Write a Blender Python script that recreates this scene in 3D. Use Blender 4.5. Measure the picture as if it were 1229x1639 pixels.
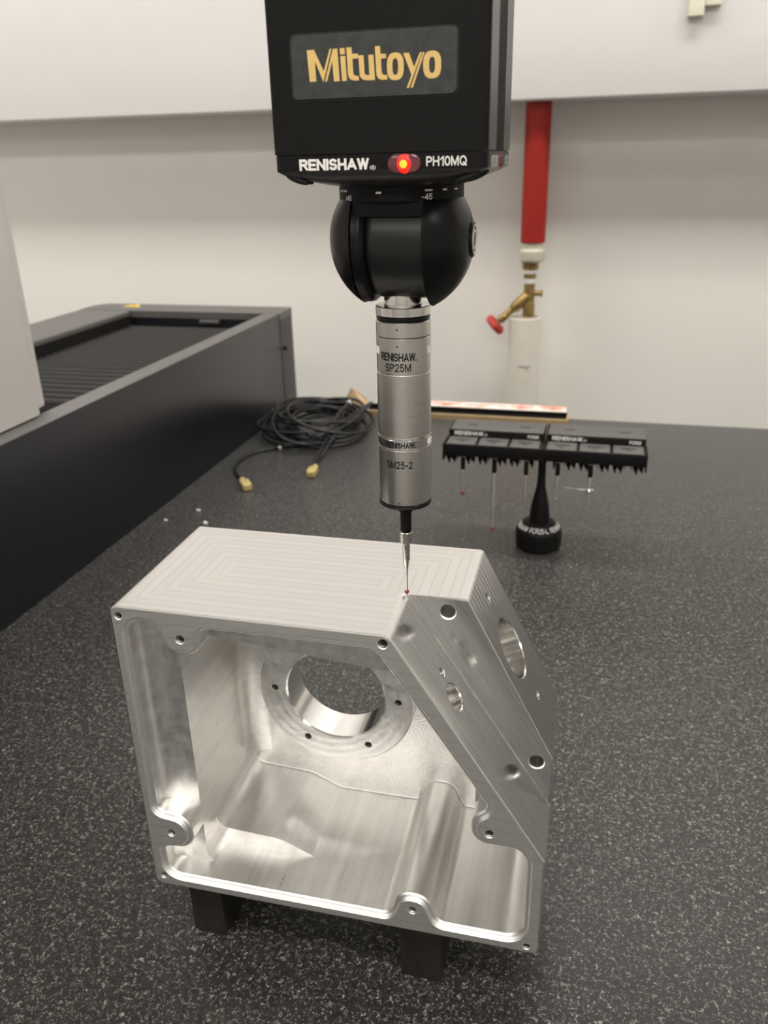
import bpy, bmesh, math, random
from mathutils import Vector, Matrix

for o in list(bpy.data.objects):
    bpy.data.objects.remove(o)
scene = bpy.context.scene
COL = scene.collection
PI = math.pi
rnd = random.Random(7)
G = 0.24456                      # height of the workpiece's top face above the granite (granite top is z = 0)

# ------------------------------------------------------------------ camera
RX, RY, RZ = -0.40373, 0.02444, 0.26346
def cam_matrix():
    c, s = math.cos, math.sin
    yaw = Matrix(((c(RZ), -s(RZ), 0), (s(RZ), c(RZ), 0), (0, 0, 1)))
    pit = Matrix(((1, 0, 0), (0, c(RX), -s(RX)), (0, s(RX), c(RX))))
    rol = Matrix(((c(RY), 0, s(RY)), (0, 1, 0), (-s(RY), 0, c(RY))))
    R = yaw @ pit @ rol
    r, f, u = R.col[0], R.col[1], R.col[2]
    M = Matrix(((r[0], u[0], -f[0], 0.0877), (r[1], u[1], -f[1], -0.36688), (r[2], u[2], -f[2], 0.208 + G), (0, 0, 0, 1)))
    return M
cd = bpy.data.cameras.new('camera')
cam = bpy.data.objects.new('camera', cd)
COL.objects.link(cam)
cam.matrix_world = cam_matrix()
cd.sensor_fit = 'VERTICAL'
cd.sensor_height = 36.0
cd.lens = 1316.388 / 1639.0 * 36.0
cd.clip_start = 0.01
cd.dof.use_dof = True
cd.dof.focus_distance = 0.40
cd.dof.aperture_fstop = 15.0
scene.camera = cam

# ------------------------------------------------------------------ world, lights, exposure
world = bpy.data.worlds.new('world')
scene.world = world
world.use_nodes = True
world.node_tree.nodes['Background'].inputs[0].default_value = (0.9, 0.88, 0.84, 1)
world.node_tree.nodes['Background'].inputs[1].default_value = 0.05
scene.view_settings.view_transform = 'Standard'
scene.view_settings.look = 'None'
scene.view_settings.gamma = 1.0
scene.view_settings.use_curve_mapping = False
scene.view_settings.exposure = -0.1
scene.cycles.glossy_bounces = 8
scene.cycles.max_bounces = 14
CEIL = 1.95
def area(x, y, sx, sy, watts, col=(1.0, 0.965, 0.915)):
    l = bpy.data.lights.new('ceiling_panel', 'AREA')
    l.shape = 'RECTANGLE'; l.size = sx; l.size_y = sy; l.energy = watts; l.color = col
    o = bpy.data.objects.new('ceiling_panel', l)
    o.location = (x, y, CEIL - 0.03)
    COL.objects.link(o)
for lx in (-1.5, 0.3, 2.1):
    area(lx, 0.92, 1.2, 0.3, 27)
    area(lx, -0.80, 1.2, 0.3, 22)
    area(lx, -2.7, 1.2, 0.3, 22)
    area(lx, -4.4, 1.2, 0.3, 22)

# ------------------------------------------------------------------ node helpers
class NT:
    def __init__(s, name):
        s.m = bpy.data.materials.new(name); s.m.use_nodes = True
        s.t = s.m.node_tree; s.n = s.t.nodes
        s.b = s.n['Principled BSDF']
    def node(s, typ, **kw):
        n = s.n.new(typ)
        for k, v in kw.items():
            if k.startswith('i_'):
                n.inputs[k[2:].replace('_', ' ')].default_value = v
            else:
                setattr(n, k, v)
        return n
    def link(s, a, b):
        s.t.links.new(a, b)
    def set(s, **kw):
        for k, v in kw.items():
            s.b.inputs[k.replace('_', ' ')].default_value = v
        return s
    def coord(s, scale=(1, 1, 1), rot=(0, 0, 0)):
        tc = s.node('ShaderNodeTexCoord'); mp = s.node('ShaderNodeMapping')
        mp.inputs['Scale'].default_value = scale; mp.inputs['Rotation'].default_value = rot
        s.link(tc.outputs['Object'], mp.inputs['Vector'])
        return mp.outputs[0]
    def noise(s, vec, scale, detail=3, rough=0.5, dist=0.0):
        n = s.node('ShaderNodeTexNoise')
        n.inputs['Scale'].default_value = scale; n.inputs['Detail'].default_value = detail
        n.inputs['Roughness'].default_value = rough; n.inputs['Distortion'].default_value = dist
        s.link(vec, n.inputs['Vector'])
        return n.outputs['Fac']
    def ramp(s, fac, stops, interp='LINEAR'):
        r = s.node('ShaderNodeValToRGB'); r.color_ramp.interpolation = interp
        el = r.color_ramp.elements
        while len(el) < len(stops): el.new(0.5)
        for e, (p, c) in zip(el, stops):
            e.position = p; e.color = c if len(c) == 4 else (*c, 1)
        s.link(fac, r.inputs[0])
        return r.outputs[0]
    def math(s, op, a, b=None, c=None):
        n = s.node('ShaderNodeMath', operation=op)
        for i, v in enumerate((a, b, c)):
            if v is None: continue
            if isinstance(v, (int, float)): n.inputs[i].default_value = v
            else: s.link(v, n.inputs[i])
        return n.outputs[0]
    def sep(s, vec):
        n = s.node('ShaderNodeSeparateXYZ'); s.link(vec, n.inputs[0]); return n.outputs
    def mixc(s, fac, a, b):
        n = s.node('ShaderNodeMix', data_type='RGBA')
        if isinstance(fac, (int, float)): n.inputs[0].default_value = fac
        else: s.link(fac, n.inputs[0])
        for i, v in ((6, a), (7, b)):
            if isinstance(v, tuple): n.inputs[i].default_value = v if len(v) == 4 else (*v, 1)
            else: s.link(v, n.inputs[i])
        return n.outputs[2]
    def bump(s, h, strength=0.3, dist=0.001):
        b = s.node('ShaderNodeBump'); b.inputs['Strength'].default_value = strength
        b.inputs['Distance'].default_value = dist
        s.link(h, b.inputs['Height']); s.link(b.outputs[0], s.b.inputs['Normal'])
    def rough(s, fac, a, b):
        mr = s.node('ShaderNodeMapRange'); mr.inputs['To Min'].default_value = a; mr.inputs['To Max'].default_value = b
        s.link(fac, mr.inputs['Value']); s.link(mr.outputs[0], s.b.inputs['Roughness'])

def plain(name, col, rough=0.5, metal=0.0, spec=0.5, var=0.08, scale=60, bump=0.0):
    k = NT(name).set(Roughness=rough, Metallic=metal)
    k.b.inputs['Specular IOR Level'].default_value = spec
    f = k.noise(k.coord(), scale, 4)
    c = k.ramp(f, [(0.3, tuple(x * (1 - var) for x in col)), (0.7, tuple(min(1, x * (1 + var)) for x in col))])
    k.link(c, k.b.inputs['Base Color'])
    if bump: k.bump(f, bump, 0.0005)
    return k.m

AL = (0.80, 0.785, 0.755)
# ---- aluminium finishes
def mat_top():
    k = NT('milled_aluminium_top').set(Metallic=1.0)
    x, y, z = k.sep(k.coord())
    # nested tool path: distance to the nearest edge of the top face
    d1 = k.math('ADD', x, 0.149); d2 = k.math('SUBTRACT', 0.0612, y); d3 = k.math('SUBTRACT', 0.032, x)
    d4 = k.math('ADD', y, 0.042)
    d5 = k.math('MAXIMUM', k.math('MULTIPLY', x, -1.0), k.math('MULTIPLY', y, 1.0))
    d = k.math('MINIMUM', k.math('MINIMUM', d1, d2), k.math('MINIMUM', d3, d4))
    wob = k.math('MULTIPLY', k.math('SUBTRACT', k.noise(k.coord(), 45, 2), 0.5), 0.0012)
    d = k.math('ADD', d, wob)
    fr = k.math('FRACT', k.math('DIVIDE', d, 0.0054))
    line = k.math('MULTIPLY', k.math('GREATER_THAN', fr, 0.88), 1.0)
    par = k.math('FRACT', k.math('DIVIDE', k.math('FLOOR', k.math('DIVIDE', d, 0.0054)), 2.0))
    fine = k.noise(k.coord((60, 900, 60)), 1.0, 3)
    k.link(k.mixc(line, k.mixc(par, (0.86, 0.845, 0.82), (0.83, 0.81, 0.785)), (0.755, 0.74, 0.715)), k.b.inputs['Base Color'])
    k.rough(fine, 0.34, 0.46)
    h = k.math('ADD', k.math('MULTIPLY', fr, 0.5), k.math('MULTIPLY', fine, 0.15))
    k.bump(h, 0.05, 0.0004)
    return k.m
def mat_rim():
    k = NT('milled_aluminium_front').set(Metallic=1.0)
    x, y, z = k.sep(k.coord())
    t = k.math('ADD', z, k.math('MULTIPLY', k.math('POWER', k.math('ABSOLUTE', k.math('ADD', x, 0.03)), 2.0), 0.35))
    fr = k.math('FRACT', k.math('DIVIDE', t, 0.0072))
    ln = k.math('GREATER_THAN', fr, 0.9)
    f = k.noise(k.coord((70, 70, 700)), 1.0, 4)
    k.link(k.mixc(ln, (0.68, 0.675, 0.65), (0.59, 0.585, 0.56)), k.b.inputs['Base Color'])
    k.rough(f, 0.44, 0.58)
    k.bump(k.math('ADD', k.math('MULTIPLY', fr, 0.4), k.math('MULTIPLY', f, 0.3)), 0.06, 0.0005)
    return k.m
def mat_side(name, r0, r1, rot):
    k = NT(name).set(Metallic=1.0)
    f = k.noise(k.coord((40, 900, 14), rot), 1.0, 5, 0.6)
    g = k.noise(k.coord(), 28, 3, 0.6)
    k.link(k.ramp(f, [(0.3, (0.71, 0.70, 0.685)), (0.72, (0.79, 0.775, 0.75))]), k.b.inputs['Base Color'])
    k.rough(f, r0, r1)
    k.bump(k.math('ADD', f, k.math('MULTIPLY', g, 1.5)), 0.025, 0.0006)
    return k.m
def mat_streak(name='slanted_aluminium_face', lo=0.66, hi=0.84, comb=False):
    k = NT(name).set(Metallic=1.0)
    x, y, z = k.sep(k.coord())
    u = k.math('ADD', k.math('MULTIPLY', x, 0.538 * 16), k.math('MULTIPLY', z, -0.843 * 16))
    t = k.math('ADD', k.math('MULTIPLY', x, 0.843 * 620), k.math('MULTIPLY', z, 0.538 * 620))
    cb_ = k.node('ShaderNodeCombineXYZ')
    k.link(u, cb_.inputs[0]); k.link(k.math('MULTIPLY', y, 620.0), cb_.inputs[1]); k.link(t, cb_.inputs[2])
    f = k.noise(cb_.outputs[0], 1.0, 5, 0.62)
    g = k.noise(k.coord(), 24, 3, 0.6)
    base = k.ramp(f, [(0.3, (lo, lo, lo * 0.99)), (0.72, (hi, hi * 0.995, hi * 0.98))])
    h = k.math('ADD', k.math('MULTIPLY', f, 0.8), k.math('MULTIPLY', g, 2.0))
    if comb:
        # milling passes left standing near the top and the bottom of the face
        zz = k.math('ADD', k.math('MULTIPLY', y, 0.35), z)
        ends = k.math('ADD', k.math('GREATER_THAN', zz, 0.184), k.math('LESS_THAN', zz, 0.124))
        st_ = k.math('MULTIPLY', k.math('SINE', k.math('MULTIPLY', y, 1250.0)), k.math('MULTIPLY', ends, k.math('LESS_THAN', y, 0.047)))
        base = k.mixc(k.math('MULTIPLY', k.math('MAXIMUM', st_, 0.0), 0.40), base, (0.74, 0.73, 0.73))
        h = k.math('ADD', h, k.math('MULTIPLY', st_, 0.6))
    k.link(base, k.b.inputs['Base Color'])
    k.rough(f, 0.12, 0.26)
    k.bump(h, 0.10, 0.0006)
    return k.m
def mat_inner():
    k = NT('machined_aluminium_inside').set(Metallic=1.0)
    c = k.coord()
    x, y, z = k.sep(c)
    wp_ = k.noise(c, 60, 2)
    vo = k.node('ShaderNodeTexVoronoi', feature='F1')
    vo.inputs['Scale'].default_value = 48
    k.link(c, vo.inputs['Vector'])
    rings = k.math('MULTIPLY', k.math('SINE', k.math('ADD', k.math('MULTIPLY', vo.outputs['Distance'], 48.0), k.math('MULTIPLY', wp_, 34.0))), k.noise(c, 75, 2))
    back = k.node('ShaderNodeMapRange'); back.inputs['From Min'].default_value = 0.030; back.inputs['From Max'].default_value = 0.052
    k.link(y, back.inputs['Value'])
    lines = k.noise(k.coord((420, 12, 420)), 1.0, 2, 0.4)
    # turning arcs on the round pad about the bore
    dx = k.math('ADD', x, 0.0545); dz = k.math('ADD', z, -0.0952)
    rad = k.math('SQRT', k.math('ADD', k.math('POWER', k.math('ADD', dx, 0.006), 2.0), k.math('POWER', dz, 2.0)))
    onpad = k.math('LESS_THAN', k.math('ABSOLUTE', k.math('ADD', y, -0.0365)), 0.0004)
    arcs = k.math('MULTIPLY', k.math('SINE', k.math('MULTIPLY', rad, 1150.0)), k.math('MULTIPLY', onpad, 0.30))
    big = k.noise(c, 26, 4, 0.62, 1.2)
    bands = k.noise(k.coord((130, 3, 130)), 1.0, 2, 0.45)
    bsoft = k.noise(k.coord((130, 3, 130)), 1.0, 1, 0.5)
    tone = k.math('ADD', k.math('MULTIPLY', big, 0.40), k.math('ADD', k.math('MULTIPLY', lines, 0.25), k.math('MULTIPLY', bands, 0.35)))
    k.link(k.ramp(tone, [(0.36, (0.70, 0.69, 0.665)), (0.62, (0.88, 0.865, 0.84))]), k.b.inputs['Base Color'])
    mr_ = k.node('ShaderNodeMapRange'); mr_.inputs['From Min'].default_value = 0.35; mr_.inputs['From Max'].default_value = 0.65
    mr_.inputs['To Min'].default_value = 0.27; mr_.inputs['To Max'].default_value = 0.46
    k.link(tone, mr_.inputs['Value']); k.link(mr_.outputs[0], k.b.inputs['Roughness'])
    h = k.math('ADD', k.math('ADD', arcs, k.math('MULTIPLY', rings, k.math('MULTIPLY', back.outputs[0], k.math('MULTIPLY', k.math('SUBTRACT', 1.0, onpad), 0.26)))),
               k.math('ADD', k.math('MULTIPLY', lines, 0.5), k.math('ADD', k.math('MULTIPLY', big, 1.8), k.math('MULTIPLY', bsoft, 1.5))))
    k.bump(h, 0.17, 0.0007)
    return k.m
def mat_bore():
    k = NT('turned_aluminium_bore').set(Metallic=1.0, Roughness=0.16)
    f = k.noise(k.coord((900, 900, 900)), 1.0, 2)
    k.link(k.ramp(f, [(0.3, (0.82, 0.81, 0.79)), (0.7, (0.90, 0.89, 0.87))]), k.b.inputs['Base Color'])
    return k.m
def mat_steel(name='brushed_steel', col=(0.60, 0.575, 0.535), r0=0.24, r1=0.36):
    k = NT(name).set(Metallic=1.0)
    f = k.noise(k.coord((30, 30, 1500)), 1.0, 3)
    k.link(k.ramp(f, [(0.3, tuple(c * 0.975 for c in col)), (0.7, tuple(c * 1.02 for c in col))]), k.b.inputs['Base Color'])
    k.rough(f, r0, r1)
    return k.m
def mat_granite():
    k = NT('dark_granite')
    c = k.coord()
    warp = k.noise(c, 160, 2)
    f = k.noise(c, 520, 4, 0.62, 1.1)
    f2 = k.noise(c, 240, 3, 0.6, 0.6)
    s = k.math('ADD', k.math('MULTIPLY', f, 0.72), k.math('MULTIPLY', f2, 0.28))
    col = k.ramp(s, [(0.40, (0.012, 0.0118, 0.0108)), (0.535, (0.026, 0.025, 0.0225)), (0.59, (0.14, 0.135, 0.122)), (0.68, (0.36, 0.35, 0.32))])
    k.link(col, k.b.inputs['Base Color'])
    k.rough(f, 0.33, 0.44)
    k.b.inputs['Specular IOR Level'].default_value = 0.38
    k.b.inputs['Sheen Weight'].default_value = 0.16
    k.b.inputs['Sheen Roughness'].default_value = 0.35
    k.b.inputs['Sheen Tint'].default_value = (0.92, 0.94, 1.0, 1)
    k.bump(f, 0.05, 0.0003)
    return k.m
def emis(name, col, strength):
    k = NT(name).set(Roughness=0.3)
    k.b.inputs['Base Color'].default_value = (*col, 1)
    k.b.inputs['Emission Color'].default_value = (*col, 1)
    k.b.inputs['Emission Strength'].default_value = strength
    return k.m
M = {}
M['top'] = mat_top(); M['rim'] = mat_rim(); M['inner'] = mat_inner(); M['bore'] = mat_bore()
M['chamfer'] = mat_streak(); M['slope_shaded'] = mat_streak('slanted_aluminium_painted_shade', 0.50, 0.64, True); M['lip'] = plain('cut_aluminium_lip', (0.88, 0.87, 0.84), 0.40, 1.0, 0.5, 0.04, 200)  # slanted side: same aluminium, its dim reflection painted in as a darker base
M['side'] = mat_side('aluminium_side', 0.2, 0.34, (0, 0, 0))
M['thread'] = plain('thread_steel', (0.30, 0.29, 0.27), 0.35, 1.0)
M['steel'] = mat_steel()
M['steel_pale'] = plain('satin_pale_steel', (0.50, 0.48, 0.45), 0.5, 0.75, 0.5, 0.05, 200)
M['steel_bright'] = mat_steel('bright_steel', (0.66, 0.64, 0.60), 0.16, 0.24)
M['granite'] = mat_granite()
M['wall'] = plain('painted_plaster', (0.82, 0.795, 0.745), 0.75, 0, 0.3, 0.01, 8)
M['room'] = plain('room_paint', (0.74, 0.725, 0.70), 0.8, 0, 0.3, 0.02, 8)
M['front_wall'] = plain('grey_room_paint', (0.55, 0.54, 0.52), 0.8, 0, 0.3, 0.02, 8)
M['floor'] = plain('room_floor', (0.34, 0.335, 0.325), 0.5, 0, 0.4, 0.08, 12)
M['beam'] = plain('white_machine_paint', (0.67, 0.655, 0.64), 0.55, 0, 0.4, 0.008, 20)
M['leg'] = plain('grey_machine_paint', (0.56, 0.535, 0.505), 0.5, 0, 0.4, 0.01, 20)
M['black_satin'] = plain('satin_black_paint', (0.009, 0.0083, 0.0078), 0.42, 0, 0.12, 0.1, 200)
M['black_gloss'] = plain('black_anodised', (0.005, 0.0047, 0.0045), 0.3, 0, 0.2, 0.1, 200)
M['bevel_reflection'] = plain('bevel_painted_reflection', (0.030, 0.028, 0.026), 0.34, 0, 0.5, 0.08, 200)  # lighter base stands in for the wall reflected in the collar's lower slope
M['collar_black'] = plain('satin_black_collar', (0.012, 0.0115, 0.011), 0.32, 0, 0.40, 0.1, 200)
M['black_matte'] = plain('matte_black_plastic', (0.006, 0.0057, 0.0055), 0.5, 0, 0.14, 0.15, 300)
M['grey_strip'] = plain('dark_grey_anodised', (0.055, 0.050, 0.048), 0.35, 0.4, 0.5, 0.06, 150)
M['lid'] = plain('dark_grey_lid_plastic', (0.085, 0.081, 0.076), 0.5, 0, 0.4, 0.05, 200)
M['badge'] = plain('dark_grey_badge_plate', (0.038, 0.04, 0.038), 0.42, 0.3, 0.5, 0.25, 220)
M['gold'] = plain('gold_lettering', (0.72, 0.49, 0.17), 0.5, 0, 0.4, 0.04, 300)
M['print_white'] = plain('white_print', (0.80, 0.78, 0.74), 0.6, 0, 0.3, 0.03, 400)
M['print_grey'] = plain('grey_print', (0.38, 0.37, 0.36), 0.6, 0, 0.3, 0.05, 400)
M['print_shade_black'] = plain('black_print_and_shade', (0.012, 0.011, 0.010), 0.5, 0, 0.3, 0.1, 400)
M['cover'] = plain('dark_guideway_cover_paint', (0.0075, 0.0080, 0.0115), 0.32, 0, 0.5, 0.08, 90)
M['cover_top'] = plain('grey_cover_top_paint', (0.12, 0.115, 0.11), 0.45, 0, 0.5, 0.04, 60)
M['bellows'] = plain('black_bellows_fabric', (0.020, 0.019, 0.0165), 0.6, 0, 0.25, 0.15, 260)
M['cable'] = plain('black_cable_sheath', (0.013, 0.013, 0.014), 0.42, 0, 0.5, 0.1, 200)
M['brass_plug'] = plain('gold_plated_plug', (0.56, 0.45, 0.20), 0.5, 0.5, 0.5, 0.12, 300)
M['brass'] = plain('aged_brass', (0.36, 0.25, 0.095), 0.38, 0.85, 0.5, 0.25, 120)
M['red_pipe'] = plain('red_pipe_paint', (0.33, 0.018, 0.012), 0.45, 0, 0.3, 0.06, 40)
M['red_wheel'] = plain('red_wheel_paint', (0.50, 0.045, 0.04), 0.5, 0, 0.4, 0.08, 80)
M['pale_plastic'] = plain('pale_grey_plastic', (0.60, 0.57, 0.46), 0.5, 0, 0.4, 0.03, 60)
M['white_pipe'] = plain('white_pipe_jacket', (0.74, 0.70, 0.61), 0.55, 0, 0.4, 0.02, 40)
M['cream'] = plain('cream_plastic', (0.80, 0.76, 0.62), 0.5, 0, 0.4, 0.02, 60)
M['tape'] = plain('white_sealing_tape', (0.72, 0.70, 0.66), 0.5, 0, 0.4, 0.1, 200)
M['card'] = plain('brown_cardboard', (0.50, 0.36, 0.20), 0.8, 0, 0.2, 0.1, 90)
M['foam'] = plain('black_foam', (0.010, 0.009, 0.008), 0.9, 0, 0.1, 0.3, 200)
M['support'] = plain('black_oxide_steel', (0.021, 0.018, 0.0135), 0.42, 0.3, 0.5, 0.3, 90)
M['ruby'] = plain('ruby_ball', (0.20, 0.012, 0.02), 0.12, 0, 0.7, 0.05, 300)
M['paper'] = plain('white_paper_scrap', (0.62, 0.60, 0.56), 0.7, 0, 0.2, 0.05, 200)
M['yellow'] = plain('yellow_warning_print', (0.75, 0.52, 0.04), 0.5, 0, 0.4, 0.05, 100)
M['led_glow'] = emis('red_led_glow', (1.0, 0.012, 0.006), 1.6)
M['led_core'] = emis('orange_led_core', (1.0, 0.20, 0.015), 3.2)
k = NT('clear_led_lens').set(Roughness=0.15); k.b.inputs['Base Color'].default_value = (0.13, 0.035, 0.04, 1); M['lens'] = k.m
def mat_print_box():
    k = NT('red_white_printed_card').set(Roughness=0.7)
    f = k.noise(k.coord((34, 130, 130)), 1.0, 4, 0.65)
    k.link(k.ramp(f, [(0.44, (0.80, 0.76, 0.70)), (0.53, (0.78, 0.50, 0.42)), (0.64, (0.68, 0.22, 0.14))]), k.b.inputs['Base Color'])
    return k.m
M['card_print'] = mat_print_box()

# ------------------------------------------------------------------ object helpers
def root_of(o):
    while o.parent: o = o.parent
    return o
def rmat(o):
    return Matrix.Translation(o.location) @ Matrix.Rotation(o.rotation_euler.z, 4, 'Z')
def finish(bm, angle=32):
    bm.normal_update()
    for f in bm.faces: f.smooth = True
    a = math.radians(angle)
    for e in bm.edges:
        if len(e.link_faces) == 2:
            e.smooth = e.calc_face_angle(0) < a
        else:
            e.smooth = True
def part(name, bm, mat, parent=None, world=True, angle=32, kind=None):
    if parent is not None and world:
        bm.transform(rmat(root_of(parent)).inverted())
    finish(bm, angle)
    me = bpy.data.meshes.new(name)
    bm.to_mesh(me); bm.free()
    for m in (mat if isinstance(mat, (list, tuple)) else [mat]):
        me.materials.append(m)
    o = bpy.data.objects.new(name, me)
    if parent is not None: o.parent = parent
    if kind: o['kind'] = kind
    COL.objects.link(o)
    return o
def tag(o, label, cat, group=None):
    o['label'] = label; o['category'] = cat
    if group: o['group'] = group
    return o
def thing(name, label, cat, loc=(0, 0, 0), rotz=0.0, group=None):
    o = bpy.data.objects.new(name, None)
    o.empty_display_size = 0.02
    o.location = loc; o.rotation_euler = (0, 0, rotz)
    COL.objects.link(o)
    return tag(o, label, cat, group)
def solo(name, bm, mat, label, cat, loc, group=None, angle=32):
    """a thing that is one mesh; bm in world coordinates"""
    bm.transform(Matrix.Translation(-Vector(loc)))
    o = part(name, bm, mat, angle=angle)
    o.location = loc
    return tag(o, label, cat, group)
def structure(name, bm, mat):
    o = part(name, bm, mat); o['kind'] = 'structure'; return o

def add_box(bm, x0, x1, y0, y1, z0, z1, mat=None):
    v = [bm.verts.new(p) for p in ((x0, y0, z0), (x1, y0, z0), (x1, y1, z0), (x0, y1, z0), (x0, y0, z1), (x1, y0, z1), (x1, y1, z1), (x0, y1, z1))]
    for f in ((3, 2, 1, 0), (4, 5, 6, 7), (0, 1, 5, 4), (1, 2, 6, 5), (2, 3, 7, 6), (3, 0, 4, 7)):
        bm.faces.new([v[i] for i in f])
    return v
def box(x0, x1, y0, y1, z0, z1, bevel=0.0, seg=2):
    bm = bmesh.new(); add_box(bm, x0, x1, y0, y1, z0, z1)
    if bevel:
        bmesh.ops.bevel(bm, geom=list(bm.edges), offset=bevel, segments=seg, affect='EDGES', profile=0.5)
    return bm
def loft(rings, cap=True, bm=None):
    """rings: list of closed rings (lists of 3-vectors) of equal length"""
    bm = bm or bmesh.new()
    vs = [[bm.verts.new(p) for p in r] for r in rings]
    n = len(rings[0])
    for a, b in zip(vs, vs[1:]):
        for i in range(n):
            j = (i + 1) % n
            try: bm.faces.new((a[i], a[j], b[j], b[i]))
            except ValueError: pass
    if cap:
        bm.faces.new(list(reversed(vs[0]))); bm.faces.new(vs[-1])
    bmesh.ops.recalc_face_normals(bm, faces=bm.faces)
    return bm
def frame(axis):
    a = Vector(axis).normalized()
    u = a.cross(Vector((0, 0, 1)))
    if u.length < 1e-4: u = Vector((1, 0, 0))
    u.normalize(); w = a.cross(u)
    return a, u, w
def lathe(profile, org, axis=(0, 0, 1), seg=40, cap=True, bm=None):
    """profile: (radius, distance along the axis)"""
    a, u, w = frame(axis); org = Vector(org)
    rings = [[org + a * t + (u * math.cos(2 * PI * i / seg) + w * math.sin(2 * PI * i / seg)) * max(r, 1e-6) for i in range(seg)] for r, t in profile]
    return loft(rings, cap, bm)
def tube(pts, r, seg=8, bm=None, cap=True):
    bm = bm or bmesh.new()
    pts = [Vector(p) for p in pts]
    rings = []; u = None
    for i, p in enumerate(pts):
        t = (pts[min(i + 1, len(pts) - 1)] - pts[max(i - 1, 0)]).normalized()
        if u is None:
            _, u, w = frame(t)
        else:
            u = (u - t * u.dot(t)).normalized(); w = t.cross(u)
        rr = r[i] if isinstance(r, (list, tuple)) else r
        rings.append([p + (u * math.cos(2 * PI * k / seg) + w * math.sin(2 * PI * k / seg)) * rr for k in range(seg)])
    return loft(rings, cap, bm)
def sphere(c, r, seg=24, bm=None):
    prof = [(r * math.sin(PI * i / seg), -r * math.cos(PI * i / seg)) for i in range(seg + 1)]
    return lathe(prof, c, seg=seg + 8, bm=bm, cap=True)
def catmull(P, n=10):
    P = [Vector(p) for p in P]; out = []
    for i in range(len(P) - 1):
        p0 = P[max(i - 1, 0)]; p1 = P[i]; p2 = P[i + 1]; p3 = P[min(i + 2, len(P) - 1)]
        for k in range(n):
            t = k / n
            out.append(0.5 * ((2 * p1) + (p2 - p0) * t + (2 * p0 - 5 * p1 + 4 * p2 - p3) * t * t + (3 * p1 - p0 - 3 * p2 + p3) * t ** 3))
    out.append(P[-1]); return out
def fillet(poly, step=10):
    """closed polygon of (x, z, radius) -> points with rounded corners"""
    out = []; n = len(poly)
    for i in range(n):
        p = Vector(poly[i][:2]); r = poly[i][2]
        a = Vector(poly[i - 1][:2]) - p; b = Vector(poly[(i + 1) % n][:2]) - p
        la, lb = a.length, b.length; a.normalize(); b.normalize()
        if r <= 0: out.append(p.copy()); continue
        ang = a.angle(b)
        d = r / math.tan(ang / 2)
        lim = min(la, lb) * 0.499
        if d > lim: d = lim; r = d * math.tan(ang / 2)
        c = p + (a + b).normalized() * (r / math.sin(ang / 2))
        s = p + a * d - c; e = p + b * d - c
        t0 = math.atan2(s.y, s.x); t1 = math.atan2(e.y, e.x)
        dt = (t1 - t0 + PI) % (2 * PI) - PI
        k = max(2, int(abs(math.degrees(dt)) / step) + 1)
        for j in range(k + 1):
            t = t0 + dt * j / k
            out.append(c + Vector((math.cos(t), math.sin(t))) * r)
    res = []
    for p in out:
        if not res or (p - res[-1]).length > 2e-5: res.append(p)
    if (res[0] - res[-1]).length < 2e-5: res.pop()
    return res
def offset(pts, d):
    """move a counter-clockwise outline inwards by d"""
    n = len(pts); out = []
    for i in range(n):
        a = (pts[i] - pts[i - 1]).normalized(); b = (pts[(i + 1) % n] - pts[i]).normalized()
        na = Vector((-a.y, a.x)); nb = Vector((-b.y, b.x))
        m = (na + nb).normalized()
        out.append(pts[i] + m * (d / max(0.3, m.dot(na))))
    return out
def xz_ring(pts, y): return [(p.x, y, p.y) for p in pts]
def extrude_xz(pts, y0, y1): return loft([xz_ring(pts, y0), xz_ring(pts, y1)])
def prism(poly, fn):
    """solid from a flat outline; fn(u, v, k) -> point, k = 0 / 1 for the two ends"""
    return loft([[fn(u, v, 0) for u, v in poly], [fn(u, v, 1) for u, v in poly]])

def obj_tmp(bm):
    me = bpy.data.meshes.new('tmp'); bm.normal_update(); bm.to_mesh(me); bm.free()
    o = bpy.data.objects.new('tmp', me); COL.objects.link(o); return o
def boolean(base, cutters, op='DIFFERENCE'):
    for c in cutters:
        bmesh.ops.recalc_face_normals(c, faces=c.faces)
        co = obj_tmp(c)
        done = False
        for solver in ('MANIFOLD', 'EXACT'):
            try:
                md = base.modifiers.new('b', 'BOOLEAN'); md.operation = op; md.object = co; md.solver = solver
            except TypeError:
                base.modifiers.remove(md); continue
            dg = bpy.context.evaluated_depsgraph_get(); dg.update()
            ev = base.evaluated_get(dg)
            me = bpy.data.meshes.new_from_object(ev)
            base.modifiers.remove(md)
            if len(me.polygons) > 0 and len(me.polygons) != len(base.data.polygons) or solver == 'EXACT':
                old = base.data; base.data = me; bpy.data.meshes.remove(old); break
            bpy.data.meshes.remove(me)
        m = co.data; bpy.data.objects.remove(co); bpy.data.meshes.remove(m)
    return base
def take(o):
    bm = bmesh.new(); bm.from_mesh(o.data); m = o.data
    bpy.data.objects.remove(o); bpy.data.meshes.remove(m); return bm

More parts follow.
